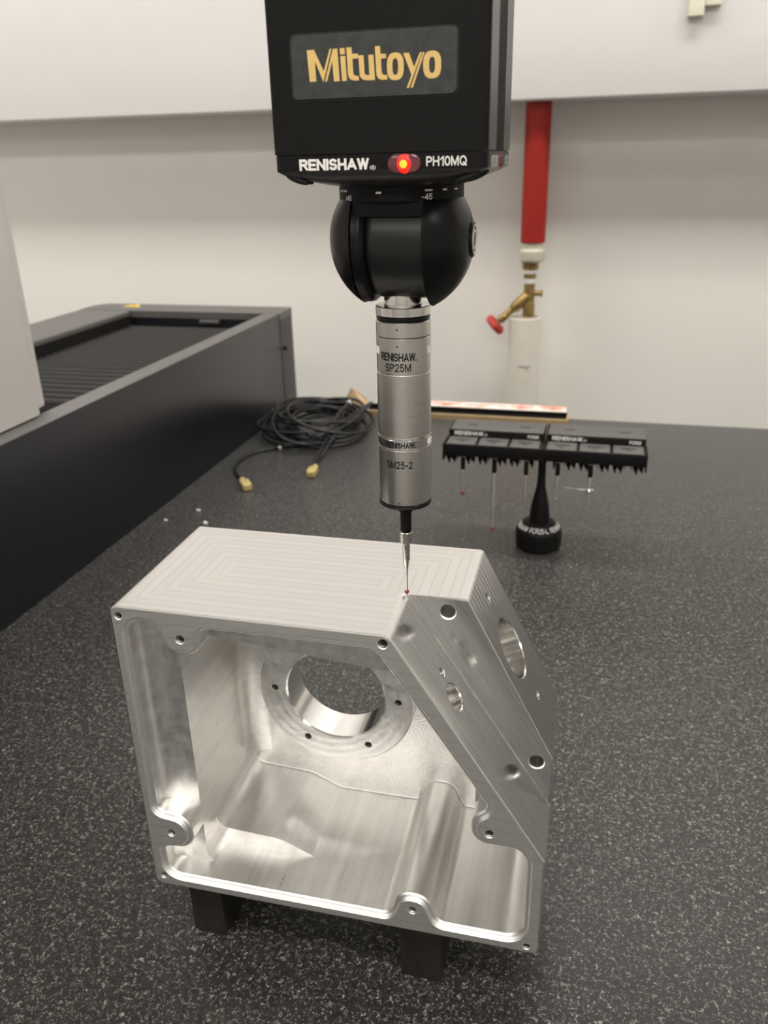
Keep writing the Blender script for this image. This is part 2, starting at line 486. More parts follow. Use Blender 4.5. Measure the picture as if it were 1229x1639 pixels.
def arc(cx, cy, rx, ry, a0, a1, n=10):
    return [(cx + rx * math.cos(math.radians(a0 + (a1 - a0) * i / n)), cy + ry * math.sin(math.radians(a0 + (a1 - a0) * i / n))) for i in range(n + 1)]
GL = {  # strokes of each capital in a unit box, with the letter's width
    'A': (0.74, [[(0, 0), (0.5, 1)], [(0.5, 1), (1, 0)], [(0.2, 0.28), (0.8, 0.28)]]),
    'C': (0.72, [arc(0.5, 0.5, 0.5, 0.5, 42, 318, 18)]),
    'E': (0.58, [[(0, 0), (0, 1)], [(0, 0), (1, 0)], [(0, 0.5), (0.9, 0.5)], [(0, 1), (1, 1)]]),
    'F': (0.55, [[(0, 0), (0, 1)], [(0, 0.48), (0.9, 0.48)], [(0, 1), (1, 1)]]),
    'H': (0.68, [[(0, 0), (0, 1)], [(1, 0), (1, 1)], [(0, 0.5), (1, 0.5)]]),
    'I': (0.0, [[(0, 0), (0, 1)]]),
    'L': (0.55, [[(0, 0), (0, 1)], [(0, 0), (1, 0)]]),
    'M': (0.86, [[(0, 0), (0, 1)], [(1, 0), (1, 1)], [(0.06, 1), (0.5, 0.05)], [(0.94, 1), (0.5, 0.05)]]),
    'N': (0.70, [[(0, 0), (0, 1)], [(1, 0), (1, 1)], [(0.04, 1), (0.96, 0)]]),
    'P': (0.62, [[(0, 0), (0, 1)], [(0, 1), (0.6, 1)] + arc(0.6, 0.73, 0.4, 0.27, 90, -90) + [(0, 0.46)]]),
    'Q': (0.78, [arc(0.5, 0.5, 0.5, 0.5, 0, 360, 24), [(0.58, 0.28), (1.0, -0.04)]]),
    'R': (0.66, [[(0, 0), (0, 1)], [(0, 1), (0.6, 1)] + arc(0.6, 0.74, 0.4, 0.26, 90, -90) + [(0, 0.48)], [(0.55, 0.48), (1.0, 0)]]),
    'S': (0.62, [arc(0.5, 0.745, 0.48, 0.255, 35, 270, 14) + arc(0.5, 0.255, 0.5, 0.255, 90, -145, 14)]),
    'W': (0.98, [[(0, 1), (0.25, 0)], [(0.25, 0), (0.5, 1)], [(0.5, 1), (0.75, 0)], [(0.75, 0), (1, 1)]]),
    'X': (0.68, [[(0, 0), (1, 1)], [(0, 1), (1, 0)]]),
    '0': (0.58, [arc(0.5, 0.5, 0.5, 0.5, 0, 360, 24)]),
    '1': (0.34, [[(1, 0), (1, 1)], [(1, 1), (0, 0.72)]]),
    '2': (0.58, [arc(0.5, 0.72, 0.48, 0.28, 165, -35, 12) + [(0, 0)], [(0, 0), (1, 0)]]),
    '4': (0.60, [[(0.74, 0), (0.74, 1)], [(0.74, 1), (0, 0.28)], [(0, 0.28), (1, 0.28)]]),
    '5': (0.58, [[(0.92, 1), (0.14, 1)], [(0.14, 1), (0.06, 0.5)] + arc(0.48, 0.32, 0.5, 0.32, 130, -150, 14)]),
    '-': (0.34, [[(0, 0.42), (1, 0.42)]]),
    '+': (0.50, [[(0, 0.42), (1, 0.42)], [(0.5, 0.08), (0.5, 0.76)]]),
    '.': (0.0, [[(0, 0), (0, 0.02)]]),
    '\u00ae': (1.0, [arc(0.5, 0.5, 0.5, 0.5, 0, 360, 24), [(0.36, 0.26), (0.36, 0.76)], [(0.36, 0.76), (0.52, 0.76)] + arc(0.52, 0.63, 0.14, 0.13, 90, -90, 8) + [(0.36, 0.50)], [(0.5, 0.5), (0.68, 0.26)]]),
}
def text_bm(s, height, extrude=0.00008, bold=0.0, width=None, condense=1.0):
    """flat lettering in the x/z plane facing -y, lower-left corner at the origin, drawn stroke by stroke"""
    w = 0.15 + bold
    quads = []; cur = 0.0; gapw = 0.11 if bold < 0.03 else 0.055
    for ch in s:
        if ch == ' ': cur += 0.32; continue
        gw, strokes = GL[ch]
        wt = 0.09 if ch == '\u00ae' else w
        gw_in = gw * (1.0 if bold < 0.03 else 0.92)
        sc = 0.62 if ch == '\u00ae' else 1.0
        for si, st_ in enumerate(strokes):
            p = [Vector((cur + (wt / 2 + x * gw_in) * sc, (wt / 2 + y * (1 - wt)) * sc)) for x, y in st_]
            closed = (p[0] - p[-1]).length < 1e-6
            L_, R_ = [], []
            m = len(p)
            for i in range(m):
                a = (p[i] - p[i - 1]) if i > 0 else ((p[0] - p[-2]) if closed else p[1] - p[0])
                b = (p[i + 1] - p[i]) if i < m - 1 else ((p[1] - p[0]) if closed else p[-1] - p[-2])
                a = a.normalized(); b = b.normalized()
                na, nb = Vector((-a.y, a.x)), Vector((-b.y, b.x))
                mi = (na + nb).normalized(); d = wt * sc / 2 / max(0.45, mi.dot(na))
                q_ = p[i].copy()
                if not closed and i == 0: q_ -= b * wt * sc / 2
                if not closed and i == m - 1: q_ += a * wt * sc / 2
                L_.append(q_ + mi * d); R_.append(q_ - mi * d)
            top = 1.0 * sc
            for v in L_ + R_: v.y = min(top, max(0.0 if ch != 'Q' else -0.06, v.y))
            for i in range(m - 1):
                quads.append((L_[i], L_[i + 1], R_[i + 1], R_[i], si * 3e-6))
        cur += (gw_in + wt) * sc + gapw
    cur -= gapw
    sx = (width / cur) if width else height * condense
    bm = bmesh.new()
    for qd in quads:
        dy = qd[4]; qd = qd[:4]
        a = [bm.verts.new((v.x * sx, -extrude - dy, v.y * height)) for v in qd]
        b = [bm.verts.new((v.x * sx, extrude * 0.5, v.y * height)) for v in qd]
        bm.faces.new(a)
        for i in range(4): bm.faces.new((a[i], b[i], b[(i + 1) % 4], a[(i + 1) % 4]))
    bmesh.ops.recalc_face_normals(bm, faces=bm.faces)
    return bm
def wrap(bm, org, radius, ang0):
    """bend flat lettering round a vertical cylinder; x = 0 lands at ang0 (0 = facing -y, positive to the right)"""
    bmesh.ops.subdivide_edges(bm, edges=[e for e in bm.edges if abs(e.verts[0].co.x - e.verts[1].co.x) > 0.0012], cuts=2)
    for v in bm.verts:
        a = ang0 + v.co.x / radius; r = radius - v.co.y
        v.co = (org[0] + math.sin(a) * r, org[1] - math.cos(a) * r, org[2] + v.co.z)
    return bm

def threads(org, axis, r, depth, n=9):
    prof = []
    for i in range(n * 2 + 1):
        prof.append((r if i % 2 == 0 else r * 0.84, depth * i / (n * 2)))
    prof.append((1e-5, depth * 1.02))
    return lathe(prof, org, axis, 20, cap=False)

#SECTION_STRUCTURE
# ------------------------------------------------------------------ the room
YW = 1.70
FL = -0.95
structure('floor', box(-3.2, 3.6, -5.4, YW + 0.1, FL - 0.1, FL), M['floor'])
structure('ceiling', box(-3.2, 3.6, -5.4, YW + 0.1, CEIL, CEIL + 0.1), M['room'])
structure('wall_back', box(-3.2, 3.6, YW, YW + 0.1, FL, CEIL), M['wall'])
structure('wall_front', box(-3.2, 3.6, -5.5, -5.4, FL, CEIL), M['front_wall'])
structure('wall_left', box(-3.3, -3.2, -5.4, YW, FL, CEIL), M['room'])
structure('wall_right', box(3.6, 3.7, -5.4, YW, FL, CEIL), M['front_wall'])

# ------------------------------------------------------------------ granite table
t = thing('granite_table', 'huge speckled dark granite surface plate carrying everything', 'table', (0, 0.2, 0))
part('tabletop', box(-1.25, 1.7, -0.8, 1.158, -0.22, 0.0, 0.003), M['granite'], t)
for sx in (-1.1, 1.35):
    for sy in (-0.65, 0.85):
        part('leg', box(sx, sx + 0.2, sy, sy + 0.2, FL, -0.22), M['cover'], t)

# ------------------------------------------------------------------ guideway cover (long dark box on the left)
XR = -0.5064; ZT = -0.0547 + G; YE = 1.187; YS = 1.109; YF = -0.75; XL = -0.935
gc = thing('guideway_cover', 'long dark grey machine guideway box with black bellows on top, left', 'machine cover', (-0.72, 0.3, 0))
part('side_panel', box(XR - 0.02, XR, YF, YS - 0.0008, 0.0, ZT, 0.0015), M['cover'], gc)
part('rail', box(-0.5385, XR - 0.0005, YF, YS - 0.0008, ZT - 0.012, ZT + 0.0006, 0.0015), M['cover_top'], gc)
part('rail', box(XL, -0.82, YF, YS - 0.0008, ZT - 0.010, ZT + 0.0006, 0.003), M['cover_top'], gc)
part('inner_shade_panel', box(-0.828, -0.8205, YF, YS - 0.001, 0.107, ZT - 0.0105), M['print_shade_black'], gc)  # black sheet painting the shadow under the left rail
part('side_panel', box(XL + 0.001, XL + 0.02, YF, YS - 0.001, 0.0, ZT - 0.0105, 0.0015), M['cover'], gc)
cap = fillet([(XL, YS, 0.0), (XR, YS, 0.0), (XR, YE, 0.014), (XL, YE, 0.06)])
part('end_cap', prism([(p.x, p.y) for p in cap], lambda u, v, k: (u, v, ZT - 0.012 if k == 0 else ZT + 0.0006)), M['cover_top'], gc)
part('end_panel', prism([(p.x, p.y) for p in cap], lambda u, v, k: (u + (0.0006 if u < -0.7 else -0.0006), v, 0.0 if k == 0 else ZT - 0.0125)), M['cover'], gc)
part('floor_plate', box(-0.82, -0.5265, YF, YS, 0.10, 0.106), M['cover'], gc)
part('screw', lathe([(0.0042, 0), (0.0042, 0.002), (0.0034, 0.0026), (0.0018, 0.0026), (0.0016, 0.0012)], (XR, 1.129, ZT - 0.069), (1, 0, 0), 16), M['black_matte'], gc)
part('edge_trim', box(XR - 0.002, XR + 0.0002, YS - 0.0012, YS + 0.0012, 0.004, ZT - 0.002), M['print_shade_black'], gc)
part('grip', box(-0.67, -0.63, 1.1005, 1.109, ZT - 0.02, ZT - 0.014, 0.001), M['cover_top'], gc)
# bellows: one ridge per pleat, crowded near the column, stretched towards the end
ys = [0.30, 0.335, 0.37]
y = 0.40
gap = 0.0125
while y < 1.09:
    ys.append(y); y += gap
    gap = 0.0125 if y < 0.56 else (0.024 if y < 0.74 else 0.020)
ys.append(1.105)
zb = ZT - 0.026
for a, b in zip(ys, ys[1:]):
    w = b - a
    prof = [(a, zb - 0.016), (a + w * 0.16, zb - 0.013), (a + w * 0.24, zb - 0.003), (a + w * 0.40, zb), (a + w * 0.84, zb - 0.001), (a + w * 0.93, zb - 0.004), (b, zb - 0.016), (b, zb - 0.020), (a, zb - 0.020)]
    part('bellows_fold', prism(prof, lambda u, v, k: (-0.818 if k == 0 else -0.5405, u, v)), M['bellows'], gc, angle=50)
lab = fillet([(-0.868, 1.152, 0.003), (-0.822, 1.150, 0.003), (-0.846, 1.184, 0.003)])
wl = part('warning_label', prism([(p.x, p.y) for p in lab], lambda u, v, k: (u, v, ZT + 0.0006 + 0.0004 * k)), M['yellow'], gc)
bm = box(-0.8475, -0.8445, 1.163, 1.174, ZT + 0.0009, ZT + 0.0013)
part('dark_mark', bm, M['print_shade_black'], wl)

# ------------------------------------------------------------------ bridge of the measuring machine: leg and beam
br = thing('machine_bridge', 'tall light grey leg of the machine bridge standing on the dark box, far left', 'machine frame', (-0.69, 0.24, ZT + 0.002))
part('leg', box(-0.84, -0.5285, 0.05, 0.4165, ZT + 0.002, 1.25, 0.003), M['leg'], br)
part('leg_edge', box(-0.83, -0.538, 0.4166, 0.4405, ZT + 0.006, 1.30, 0.004), M['leg'], br)
part('leg_foot', box(-0.80, -0.5395, 0.06, 0.43, ZT + 0.0008, ZT + 0.002), M['print_shade_black'], br)
part('beam', box(-0.5280, 1.5, 0.12, 0.40, 0.80, 1.25, 0.004), M['beam'], br)
part('leg', box(1.5, 1.7, 0.06, 0.43, 0.0, 1.30, 0.003), M['leg'], br)

# white boxed-in bulkhead along the top of the back wall
ZB = 0.3165 + G; YB = 1.56
prof = fillet([(YB, ZB, 0.004), (YW, ZB, 0.0), (YW, CEIL, 0.0), (YB, CEIL, 0.0)], 20)
structure('trim_1', prism([(p.x, p.y) for p in prof], lambda u, v, k: (-3.2 if k == 0 else 3.6, u, v)), M['beam'])

tag_clip = thing('cable_trunking', 'two stepped pieces of cream plastic trunking on the white bulkhead, top right', 'trunking', (0.22, YB, 0.449 + G))
part('long_piece', box(0.1985, 0.2275, YB - 0.022, YB - 0.0001, 0.4485 + G, 0.60 + G, 0.0015), M['cream'], tag_clip)
part('short_piece', box(0.2285, 0.2575, YB - 0.018, YB - 0.0001, 0.465 + G, 0.60 + G, 0.0015), M['cream'], tag_clip)

#SECTION_BLOCK
# ------------------------------------------------------------------ support blocks under the workpiece
HB = 0.1922
def support(x0, x1, label):
    bm = box(x0, x1, -0.0305, 0.046, 0.0, G - HB - 0.0002, 0.0012)
    return solo('support_block', bm, M['support'], label, 'block', ((x0 + x1) / 2, 0.0, 0.0), 'steel blocks under the workpiece')
support(-0.1360, -0.1136, 'dark steel support block under the left end of the workpiece')
support(0.0003, 0.0253, 'dark steel support block under the middle of the workpiece, nearest the viewer')

# ------------------------------------------------------------------ the machined aluminium housing
# local frame: x right, y away, z up; origin at the corner below the stylus tip (top of the step)
W_, D1, D2, XB, XRR, ZC, ZC2 = 0.1488, 0.04195, 0.0612, 0.0320, 0.0801, 0.1255, 0.0938
wp = thing('aluminium_housing', 'large silver machined aluminium housing with a deep open cavity, slanted corner and round bores', 'metal part', (0, 0, 0), 0.01564)
wp.location = (0, 0, G - HB)
ZO = HB                                        # local z of the top face
def mm(p): return [(x / 1000, z / 1000, r / 1000) for x, z, r in p]
def up(bm):
    bmesh.ops.translate(bm, verts=bm.verts, vec=(0, 0, ZO)); return bm

out = fillet(mm([(-148.8, 0, 4.5), (-148.8, -192.2, 4.5), (80.1, -192.2, 4.5), (80.1, -93.8, 2.0), (32.0, 0, 2.5)]))
bm = extrude_xz(out, -D1, D2)
body = obj_tmp(bm)
# wedge taken off the front right: leaves the slanted face and the step behind it
nx, nz = ZC, XRR; L = math.hypot(nx, nz); nx /= L; nz /= L
wedge = fillet([(-0.030, 0.0, 0), (0.0, 0.0, 0.006), (0.0801 * 1.4, -0.1255 * 1.4, 0), (0.2, -0.10, 0), (0.2, 0.05, 0), (-0.030, 0.05, 0)], 8)
boolean(body, [extrude_xz(wedge, -0.09, 0.0)])
bm = take(body)
bmesh.ops.remove_doubles(bm, verts=bm.verts, dist=1e-6)
bmesh.ops.dissolve_limit(bm, angle_limit=math.radians(0.5), verts=bm.verts, edges=bm.edges)
bm.normal_update()
es = [e for e in bm.edges if len(e.link_faces) == 2 and e.is_convex and e.calc_face_angle(0) > math.radians(35)]
bmesh.ops.bevel(bm, geom=es, offset=0.0010, segments=2, affect='EDGES', profile=0.5, clamp_overlap=False)
body = obj_tmp(bm)

rimo = fillet(mm([(-144, -5.6, 11.5), (-144.1, -138.5, 8), (-123.6, -141.0, 8.5), (-123.6, -158.2, 7.5), (-143.4, -161.5, 6), (-143.4, -186.4, 14),
                  (-1.8, -186.6, 9), (4.2, -169.0, 7.4), (16.0, -169.0, 7.4), (22.4, -186.6, 9), (73.6, -186.6, 13), (73.6, -118.3, 12),
                  (44.4, -118.6, 7), (44.2, -106.3, 9), (54.3, -97.6, 7), (-6.2, -6.7, 11), (-101.0, -6.4, 6), (-103.6, -23.2, 7), (-117.0, -23.2, 7), (-122.2, -5.4, 9)]), 9)
def ring(d, y): return xz_ring(offset(rimo, d), y)
IN = 0.0029
cutA = loft([ring(-0.0006, -D1 - 0.0006), ring(-0.0006, -D1), ring(0.0, -D1 + 0.0006), ring(0.0, -D1 + 0.0016), ring(0.0004, -D1 + 0.0020), ring(IN - 0.0009, -D1 + 0.0020), ring(IN, -D1 + 0.0029), ring(IN, -0.0262)])
oA = obj_tmp(cutA)
def fill_corner(xw, yw, r, z0, z1, n=8):
    """concave corner filler between a left wall at xw and a back wall at yw"""
    poly = [(xw - 0.004, yw + 0.004), (xw - 0.004, yw - r)] + [(xw + r - r * math.cos(PI / 2 * i / n), yw - r + r * math.sin(PI / 2 * i / n)) for i in range(n + 1)] + [(xw + r, yw + 0.004)]
    return prism(poly, lambda u, v, k: (u, v, z0 if k == 0 else z1))
boolean(oA, [fill_corner(-0.1411, -0.0262, 0.0105, -0.22, 0.02)])
cutA = take(oA)
FLO = -0.1866 + IN - 0.00002
def deepv(pad):
    low = [p for p in offset(rimo, IN - 0.00002) if (p.y < -0.160 and p.x > -0.012) or (p.x > 0.06 and p.y < -0.140)]
    lft = fillet(mm([(-121, -20, 4)] + ([(-121, -172.0, 9), (-79, -174.3, 22), (-58.8, FLO * 1000, 3)] if pad else [(-121, FLO * 1000, 6)]) + [(-30, FLO * 1000, 0), (-20, -20, 0)]), 9)[:-2]
    rgt = fillet(mm([(-20, -60, 0), (70.7, -150, 0), (70.7, -121.8, 8), (41.6, -121.8, 5), (41.6, -84, 5), (-0.5, -20, 7)]), 9)[2:]
    return lft + low + rgt
dB1 = deepv(False); dB2 = deepv(True)
cutB1 = extrude_xz(dB1, -0.030, -0.0100)
rb = 0.0012
rings = [xz_ring(dB2, -0.0110)]
for i in range(6):
    a = PI / 2 * i / 5
    rings.append(xz_ring(offset(dB2, rb * (1 - math.cos(a))), 0.052 - rb + rb * math.sin(a)))
oB = obj_tmp(loft(rings))
BX, BZ, BY = -0.0545, -0.0970, 0.0365
boolean(oB, [fill_corner(-0.1210, 0.052, 0.015, -0.16, 0.02), lathe([(0.0492, 0.0), (0.0500, 0.0008), (0.0500, 0.03)], (BX, BY, BZ), (0, 1, 0), 72)])
cutB2 = take(oB)
for c in (cutA, cutB1, cutB2): up(c)
bodyz = take(body); up(bodyz); body = obj_tmp(bodyz)
boolean(body, [cutA, cutB1, cutB2])

def hole(x, y, z, axis, r, depth, ch, seg=28):
    a = Vector(axis).normalized(); o = Vector((x, y, z + ZO))
    return lathe([(r + ch + 0.0006, -0.0006), (r + ch, 0.0), (r, ch), (r, depth), (1e-5, depth + r * 0.4)], o, a, seg)
A_IN = Vector((-nx, 0, -nz))
l2 = math.hypot(ZC2, XRR - XB); C_IN = Vector((-ZC2 / l2, 0, -(XRR - XB) / l2))
frontholes = [(-110.4, -15.8, 2.35), (-133.3, -150.2, 2.35), (10.1, -176.4, 2.35), (51.1, -112.3, 2.35), (-144.0, -5.6, 2.0), (-2.9, -4.8, 2.5), (-142.9, -185.2, 2.0), (73.5, -187.6, 1.9)]
padholes = [(BX + 0.040 * math.cos(PI / 3 * i), BZ + 0.040 * math.sin(PI / 3 * i)) for i in range(6)]
cut = []
for x, z, r in frontholes: cut.append(hole(x / 1000, -D1, z / 1000, (0, 1, 0), r / 1000, 0.013, 0.0004))
for x, z in padholes: cut.append(hole(x, BY, z, (0, 1, 0), 0.0022, 0.012, 0.0003))
cut.append(lathe([(0.0325, -0.0006), (0.0325, 0.0), (0.0315, 0.001), (0.0315, 0.0235), (0.0325, 0.0247), (0.0325, 0.03)], (BX, BY, BZ + ZO), (0, 1, 0), 96))
for x, z in ((21.6, -8.1), (71.4, -96.8)): cut.append(hole(x / 1000, 0.0, z / 1000, (0, 1, 0), 0.0040, 0.07, 0.0007))
def onA(x): return (x, -ZC * x / XRR)
def onC(x): return (x, -ZC2 * (x - XB) / (XRR - XB))
ax, az = onA(0.0290); cut.append(hole(ax, -0.0205, az, A_IN, 0.0072, 0.032, 0.0006, 48))
ax2, az2 = onA(0.0217); cut.append(hole(ax2, -0.0165, az2, A_IN, 0.0024, 0.012, 0.0003))
cx_, cz_ = onC(0.0537); cut.append(hole(cx_, 0.0268, cz_, C_IN, 0.0170, 0.034, 0.0008, 72))
c2 = [(onC(0.0391), 0.0292), (onC(0.0688), 0.0270)]
for (x, z), y in c2: cut.append(hole(x, y, z, C_IN, 0.0026, 0.012, 0.0003))
boolean(body, cut)
# relief groove in the inner corner of the step
boolean(body, [lathe([(0.0006, -0.002), (0.0006, 0.16)], (0, 0, ZO), (XRR, 0, -ZC), 10)])
bm = take(body)
bmesh.ops.remove_doubles(bm, verts=bm.verts, dist=2e-6)
bmesh.ops.dissolve_degenerate(bm, edges=bm.edges, dist=2e-6)
finish(bm, 28)
for f in bm.faces:
    n = f.normal; c = f.calc_center_median(); x, y, z = c.x, c.y, c.z - ZO
    m = 5
    if n.z > 0.97 and z > -0.0012: m = 0
    elif n.y < -0.97 and y < -D1 + 0.0004: m = 1
    elif y < 0.0002 and y > -0.0003 and n.y < -0.9 and x > -0.001: m = 4
    elif n.dot(-A_IN) > 0.97 and abs(x * nx + z * nz) < 0.001: m = 4
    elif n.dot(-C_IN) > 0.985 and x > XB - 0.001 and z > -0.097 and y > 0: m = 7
    elif x > XRR - 0.0012 or x < -W_ + 0.0012 or z < -HB + 0.0012 or y > D2 - 0.0012: m = 3
    elif math.hypot(x - BX, z - BZ) < 0.0328 and y > BY - 0.0005 and abs(n.y) < 0.9: m = 2
    elif (c - Vector((cx_, 0.0268, cz_ + ZO))).cross(C_IN).length < 0.0181 and x > 0.03 and y > 0.005: m = 2
    elif (c - Vector((ax, -0.0205, az + ZO))).cross(A_IN).length < 0.0079: m = 2
    elif y < -D1 + 0.0036: m = 6
    f.material_index = m
me = bpy.data.meshes.new('body'); bm.to_mesh(me); bm.free()
for key in ('top', 'rim', 'bore', 'side', 'chamfer', 'inner', 'lip', 'slope_shaded'): me.materials.append(M[key])
bo = bpy.data.objects.new('body', me); bo.parent = wp; COL.objects.link(bo)
md = bo.modifiers.new('wn', 'WEIGHTED_NORMAL'); md.keep_sharp = True; md.weight = 100
def th(x, y, z, ax_, r, d): part('thread', threads((x, y, z + ZO), ax_, r * 0.985, d), M['thread'], wp, world=False, angle=10)
for x, z, r in frontholes: th(x / 1000, -D1 + 0.0008, z / 1000, (0, 1, 0), r / 1000, 0.0115)
for x, z in padholes: th(x, BY + 0.0006, z, (0, 1, 0), 0.0022, 0.011)
th(ax2 + A_IN.x * 0.0006, -0.0165, az2 + A_IN.z * 0.0006, A_IN, 0.0024, 0.011)
for (x, z), y in c2: th(x + C_IN.x * 0.0006, y, z + C_IN.z * 0.0006, C_IN, 0.0026, 0.011)

#SECTION_HEAD
# ------------------------------------------------------------------ quill housing with badge
Q = G
q = thing('machine_quill', 'black square machine quill with gold lettered badge, at top centre', 'machine quill', (0, 0, 0.2107 + Q))
Z0 = 0.2108 + Q; Z1 = 0.42 + Q
sec = fillet([(-0.0413, -0.0405, 0.002), (0.0385, -0.0405, 0.0), (0.0418, -0.0390, 0.0), (0.0418, 0.0265, 0.003), (-0.0413, 0.0265, 0.003)], 20)
part('housing', prism([(p.x, p.y) for p in sec], lambda u, v, k: (u, v, Z0 if k == 0 else Z1)), M['black_satin'], q)
part('side_strip', box(0.0418, 0.0424, -0.0385, -0.0190, Z0, Z1, 0.0002, 1), M['grey_strip'], q)
part('side_strip', box(0.0418, 0.0424, 0.0045, 0.0255, Z0, Z1, 0.0002, 1), M['grey_strip'], q)
for i in range(5):
    y = -0.0165 + i * 0.0044
    part('groove_rib', box(0.0418, 0.0421, y, y + 0.0026, Z0, Z1), M['black_matte'], q)
bz0, bz1 = 0.2294 + Q, 0.2507 + Q
def rrect(x0, x1, z0, z1, r): return fillet([(x0, z0, r), (x1, z0, r), (x1, z1, r), (x0, z1, r)], 15)
part('badge_recess', prism([(p.x, p.y) for p in rrect(-0.0321, 0.0313, bz0 - 0.0006, bz1 + 0.0006, 0.0026)], lambda u, v, k: (u, -0.0406 + 0.0003 * k, v)), M['print_shade_black'], q)
bpts = rrect(-0.0315, 0.0307, bz0, bz1, 0.0022)
bd = part('badge', loft([xz_ring(bpts, -0.0405), xz_ring(bpts, -0.0409), xz_ring(offset(bpts, 0.0003), -0.0412)]), M['badge'], q)
# gold lettering drawn letter by letter (drawing units of the badge)
def bu(x, y): return (-0.0313 + (x - 98) * 0.062 / 1031, bz1 - (y - (115.3 - 0.058 * x)) * 0.0212 / 402)
def letter(polys):
    bm = bmesh.new()
    for p in polys:
        if isinstance(p, tuple):
            o, h = p
            n = len(o)
            a = [[bm.verts.new((u, yy, v)) for u, v in o] for yy in (-0.0413, -0.0411)]
            b = [[bm.verts.new((u, yy, v)) for u, v in h] for yy in (-0.0413, -0.0411)]
            for i in range(n):
                j = (i + 1) % n
                bm.faces.new((a[0][i], a[0][j], b[0][j], b[0][i])); bm.faces.new((a[0][j], a[0][i], a[1][i], a[1][j]))
                bm.faces.new((b[0][i], b[0][j], b[1][j], b[1][i])); bm.faces.new((a[1][j], a[1][i], b[1][i], b[1][j]))
        else:
            loft([[(u, -0.0413, v) for u, v in p], [(u, -0.0411, v) for u, v in p]], bm=bm)
    bmesh.ops.recalc_face_normals(bm, faces=bm.faces)
    return part('lettering', bm, M['gold'], bd)
def P(*pts): return [bu(*p) for p in pts]
def oval(x0, x1, y0, y1, sx, pw=2.6, n=32):
    res = []
    for i in range(n):
        a = 2 * PI * i / n; c, s = math.cos(a), math.sin(a)
        u = (x0 + x1) / 2 + (x1 - x0) / 2 * math.copysign(abs(c) ** (2 / pw), c); v = (y0 + y1) / 2 + (y1 - y0) / 2 * math.copysign(abs(s) ** (2 / pw), s)
        res.append(bu(u, v - 0.058 * (u - (x0 + x1) / 2)))
    return res
letter([P((200, 197), (246, 193), (303, 325), (347, 188), (358, 188), (298, 393), (249, 262), (252, 390), (210, 393)),
        P((367, 188), (395, 186), (403, 386), (366, 388), (360, 262), (322, 388), (308, 390))])
letter([P((410, 185), (440, 182), (442, 220), (412, 223)), P((412, 233), (443, 230), (449, 383), (418, 385))])
letter([P((452, 180), (484, 178), (487, 218), (524, 216), (525, 245), (488, 248), (491, 332), (495, 345), (505, 352), (525, 352), (526, 380), (492, 381), (471, 374), (460, 356), (458, 340))])
letter([P((526, 227), (558, 225), (562, 332), (567, 343), (577, 347), (592, 346), (588, 224), (620, 222), (626, 376), (575, 379), (549, 374), (535, 360), (531, 342))])
letter([P((630, 172), (661, 169), (664, 218), (697, 216), (698, 243), (666, 246), (669, 326), (674, 339), (684, 345), (703, 344), (704, 373), (670, 375), (649, 368), (638, 351), (636, 334))])
letter([(oval(702, 806, 209, 376, 0), oval(736, 771, 243, 344, 0))])
letter([P((803, 212), (838, 210), (869, 296), (904, 208), (917, 207), (836, 422), (822, 423), (853, 342)), P((922, 206), (933, 206), (860, 420), (846, 421))])
letter([(oval(924, 1033, 197, 363, 0), oval(960, 996, 233, 330, 0))])

# ------------------------------------------------------------------ motorised probe head
hd = thing('probe_head', 'black motorised probe head with red light and round swivel knuckle under the quill', 'probe head', (0, 0, 0.1449 + Q))
def rr_ring(x0, x1, y0, y1, r, z, n=80):
    cx, cy = (x0 + x1) / 2, (y0 + y1) / 2; hx, hy = (x1 - x0) / 2, (y1 - y0) / 2; res = []
    for i in range(n):
        a = 2 * PI * i / n; c, s = math.cos(a), math.sin(a); pw = r
        res.append((cx + hx * math.copysign(abs(c) ** (2 / pw), c), cy + hy * math.copysign(abs(s) ** (2 / pw), s), z + Q))
    return res
bx0, bx1, by0, by1 = -0.0413, 0.0424, -0.0405, 0.0265
rings = [rr_ring(bx0, bx1, by0, by1, 26, 0.2104), rr_ring(bx0, bx1, by0, by1, 26, 0.2048), rr_ring(bx0 + 0.002, bx1 - 0.003, by0 + 0.0005, by1 - 0.002, 12, 0.2032),
         rr_ring(bx0 + 0.009, bx1 - 0.009, by0 + 0.004, by1 - 0.004, 5, 0.2008), rr_ring(-0.0290, 0.0290, -0.0285, 0.026, 2.6, 0.1990), rr_ring(-0.027, 0.027, -0.027, 0.0265, 2, 0.1985)]
part('base_collar', loft(rings[:2]), M['black_gloss'], hd, angle=40)
part('lower_bevel', loft(rings[1:]), M['bevel_reflection'], hd, angle=40)
part('seam', box(bx0 + 0.001, bx1 - 0.001, by0 + 0.001, by1 - 0.001, 0.2104 + Q, 0.2108 + Q), M['print_shade_black'], hd)
for i, (vx, vz, vy) in enumerate(((0.0340, 0.2021, -0.0368), (0.0365, 0.2026, -0.0295), (-0.0335, 0.2026, -0.0365), (-0.034, 0.2026, -0.0295))):
    sl = sphere((0, 0, 0), 1, 10)
    for v in sl.verts: v.co = Vector((v.co.x * 0.0052, v.co.y * 0.0016, v.co.z * 0.0015))
    bmesh.ops.rotate(sl, verts=sl.verts, matrix=Matrix.Rotation(-0.35 if vx > 0 else 0.35, 3, 'Y'))
    bmesh.ops.translate(sl, verts=sl.verts, vec=(vx, vy, vz + Q - 0.0006))
    part('vent_slot', sl, M['print_shade_black'], hd)
YF_ = -0.0406
def front_text(s, x, z, h, w, mat, par, bold=0.0, y=YF_):
    bm = text_bm(s, h, 0.0001, bold, w); bmesh.ops.translate(bm, verts=bm.verts, vec=(x, y, z + Q))
    return part('lettering', bm, mat, par)
front_text('RENISHAW', -0.0308, 0.2050, 0.0041, 0.0279, M['print_white'], hd, 0.075)
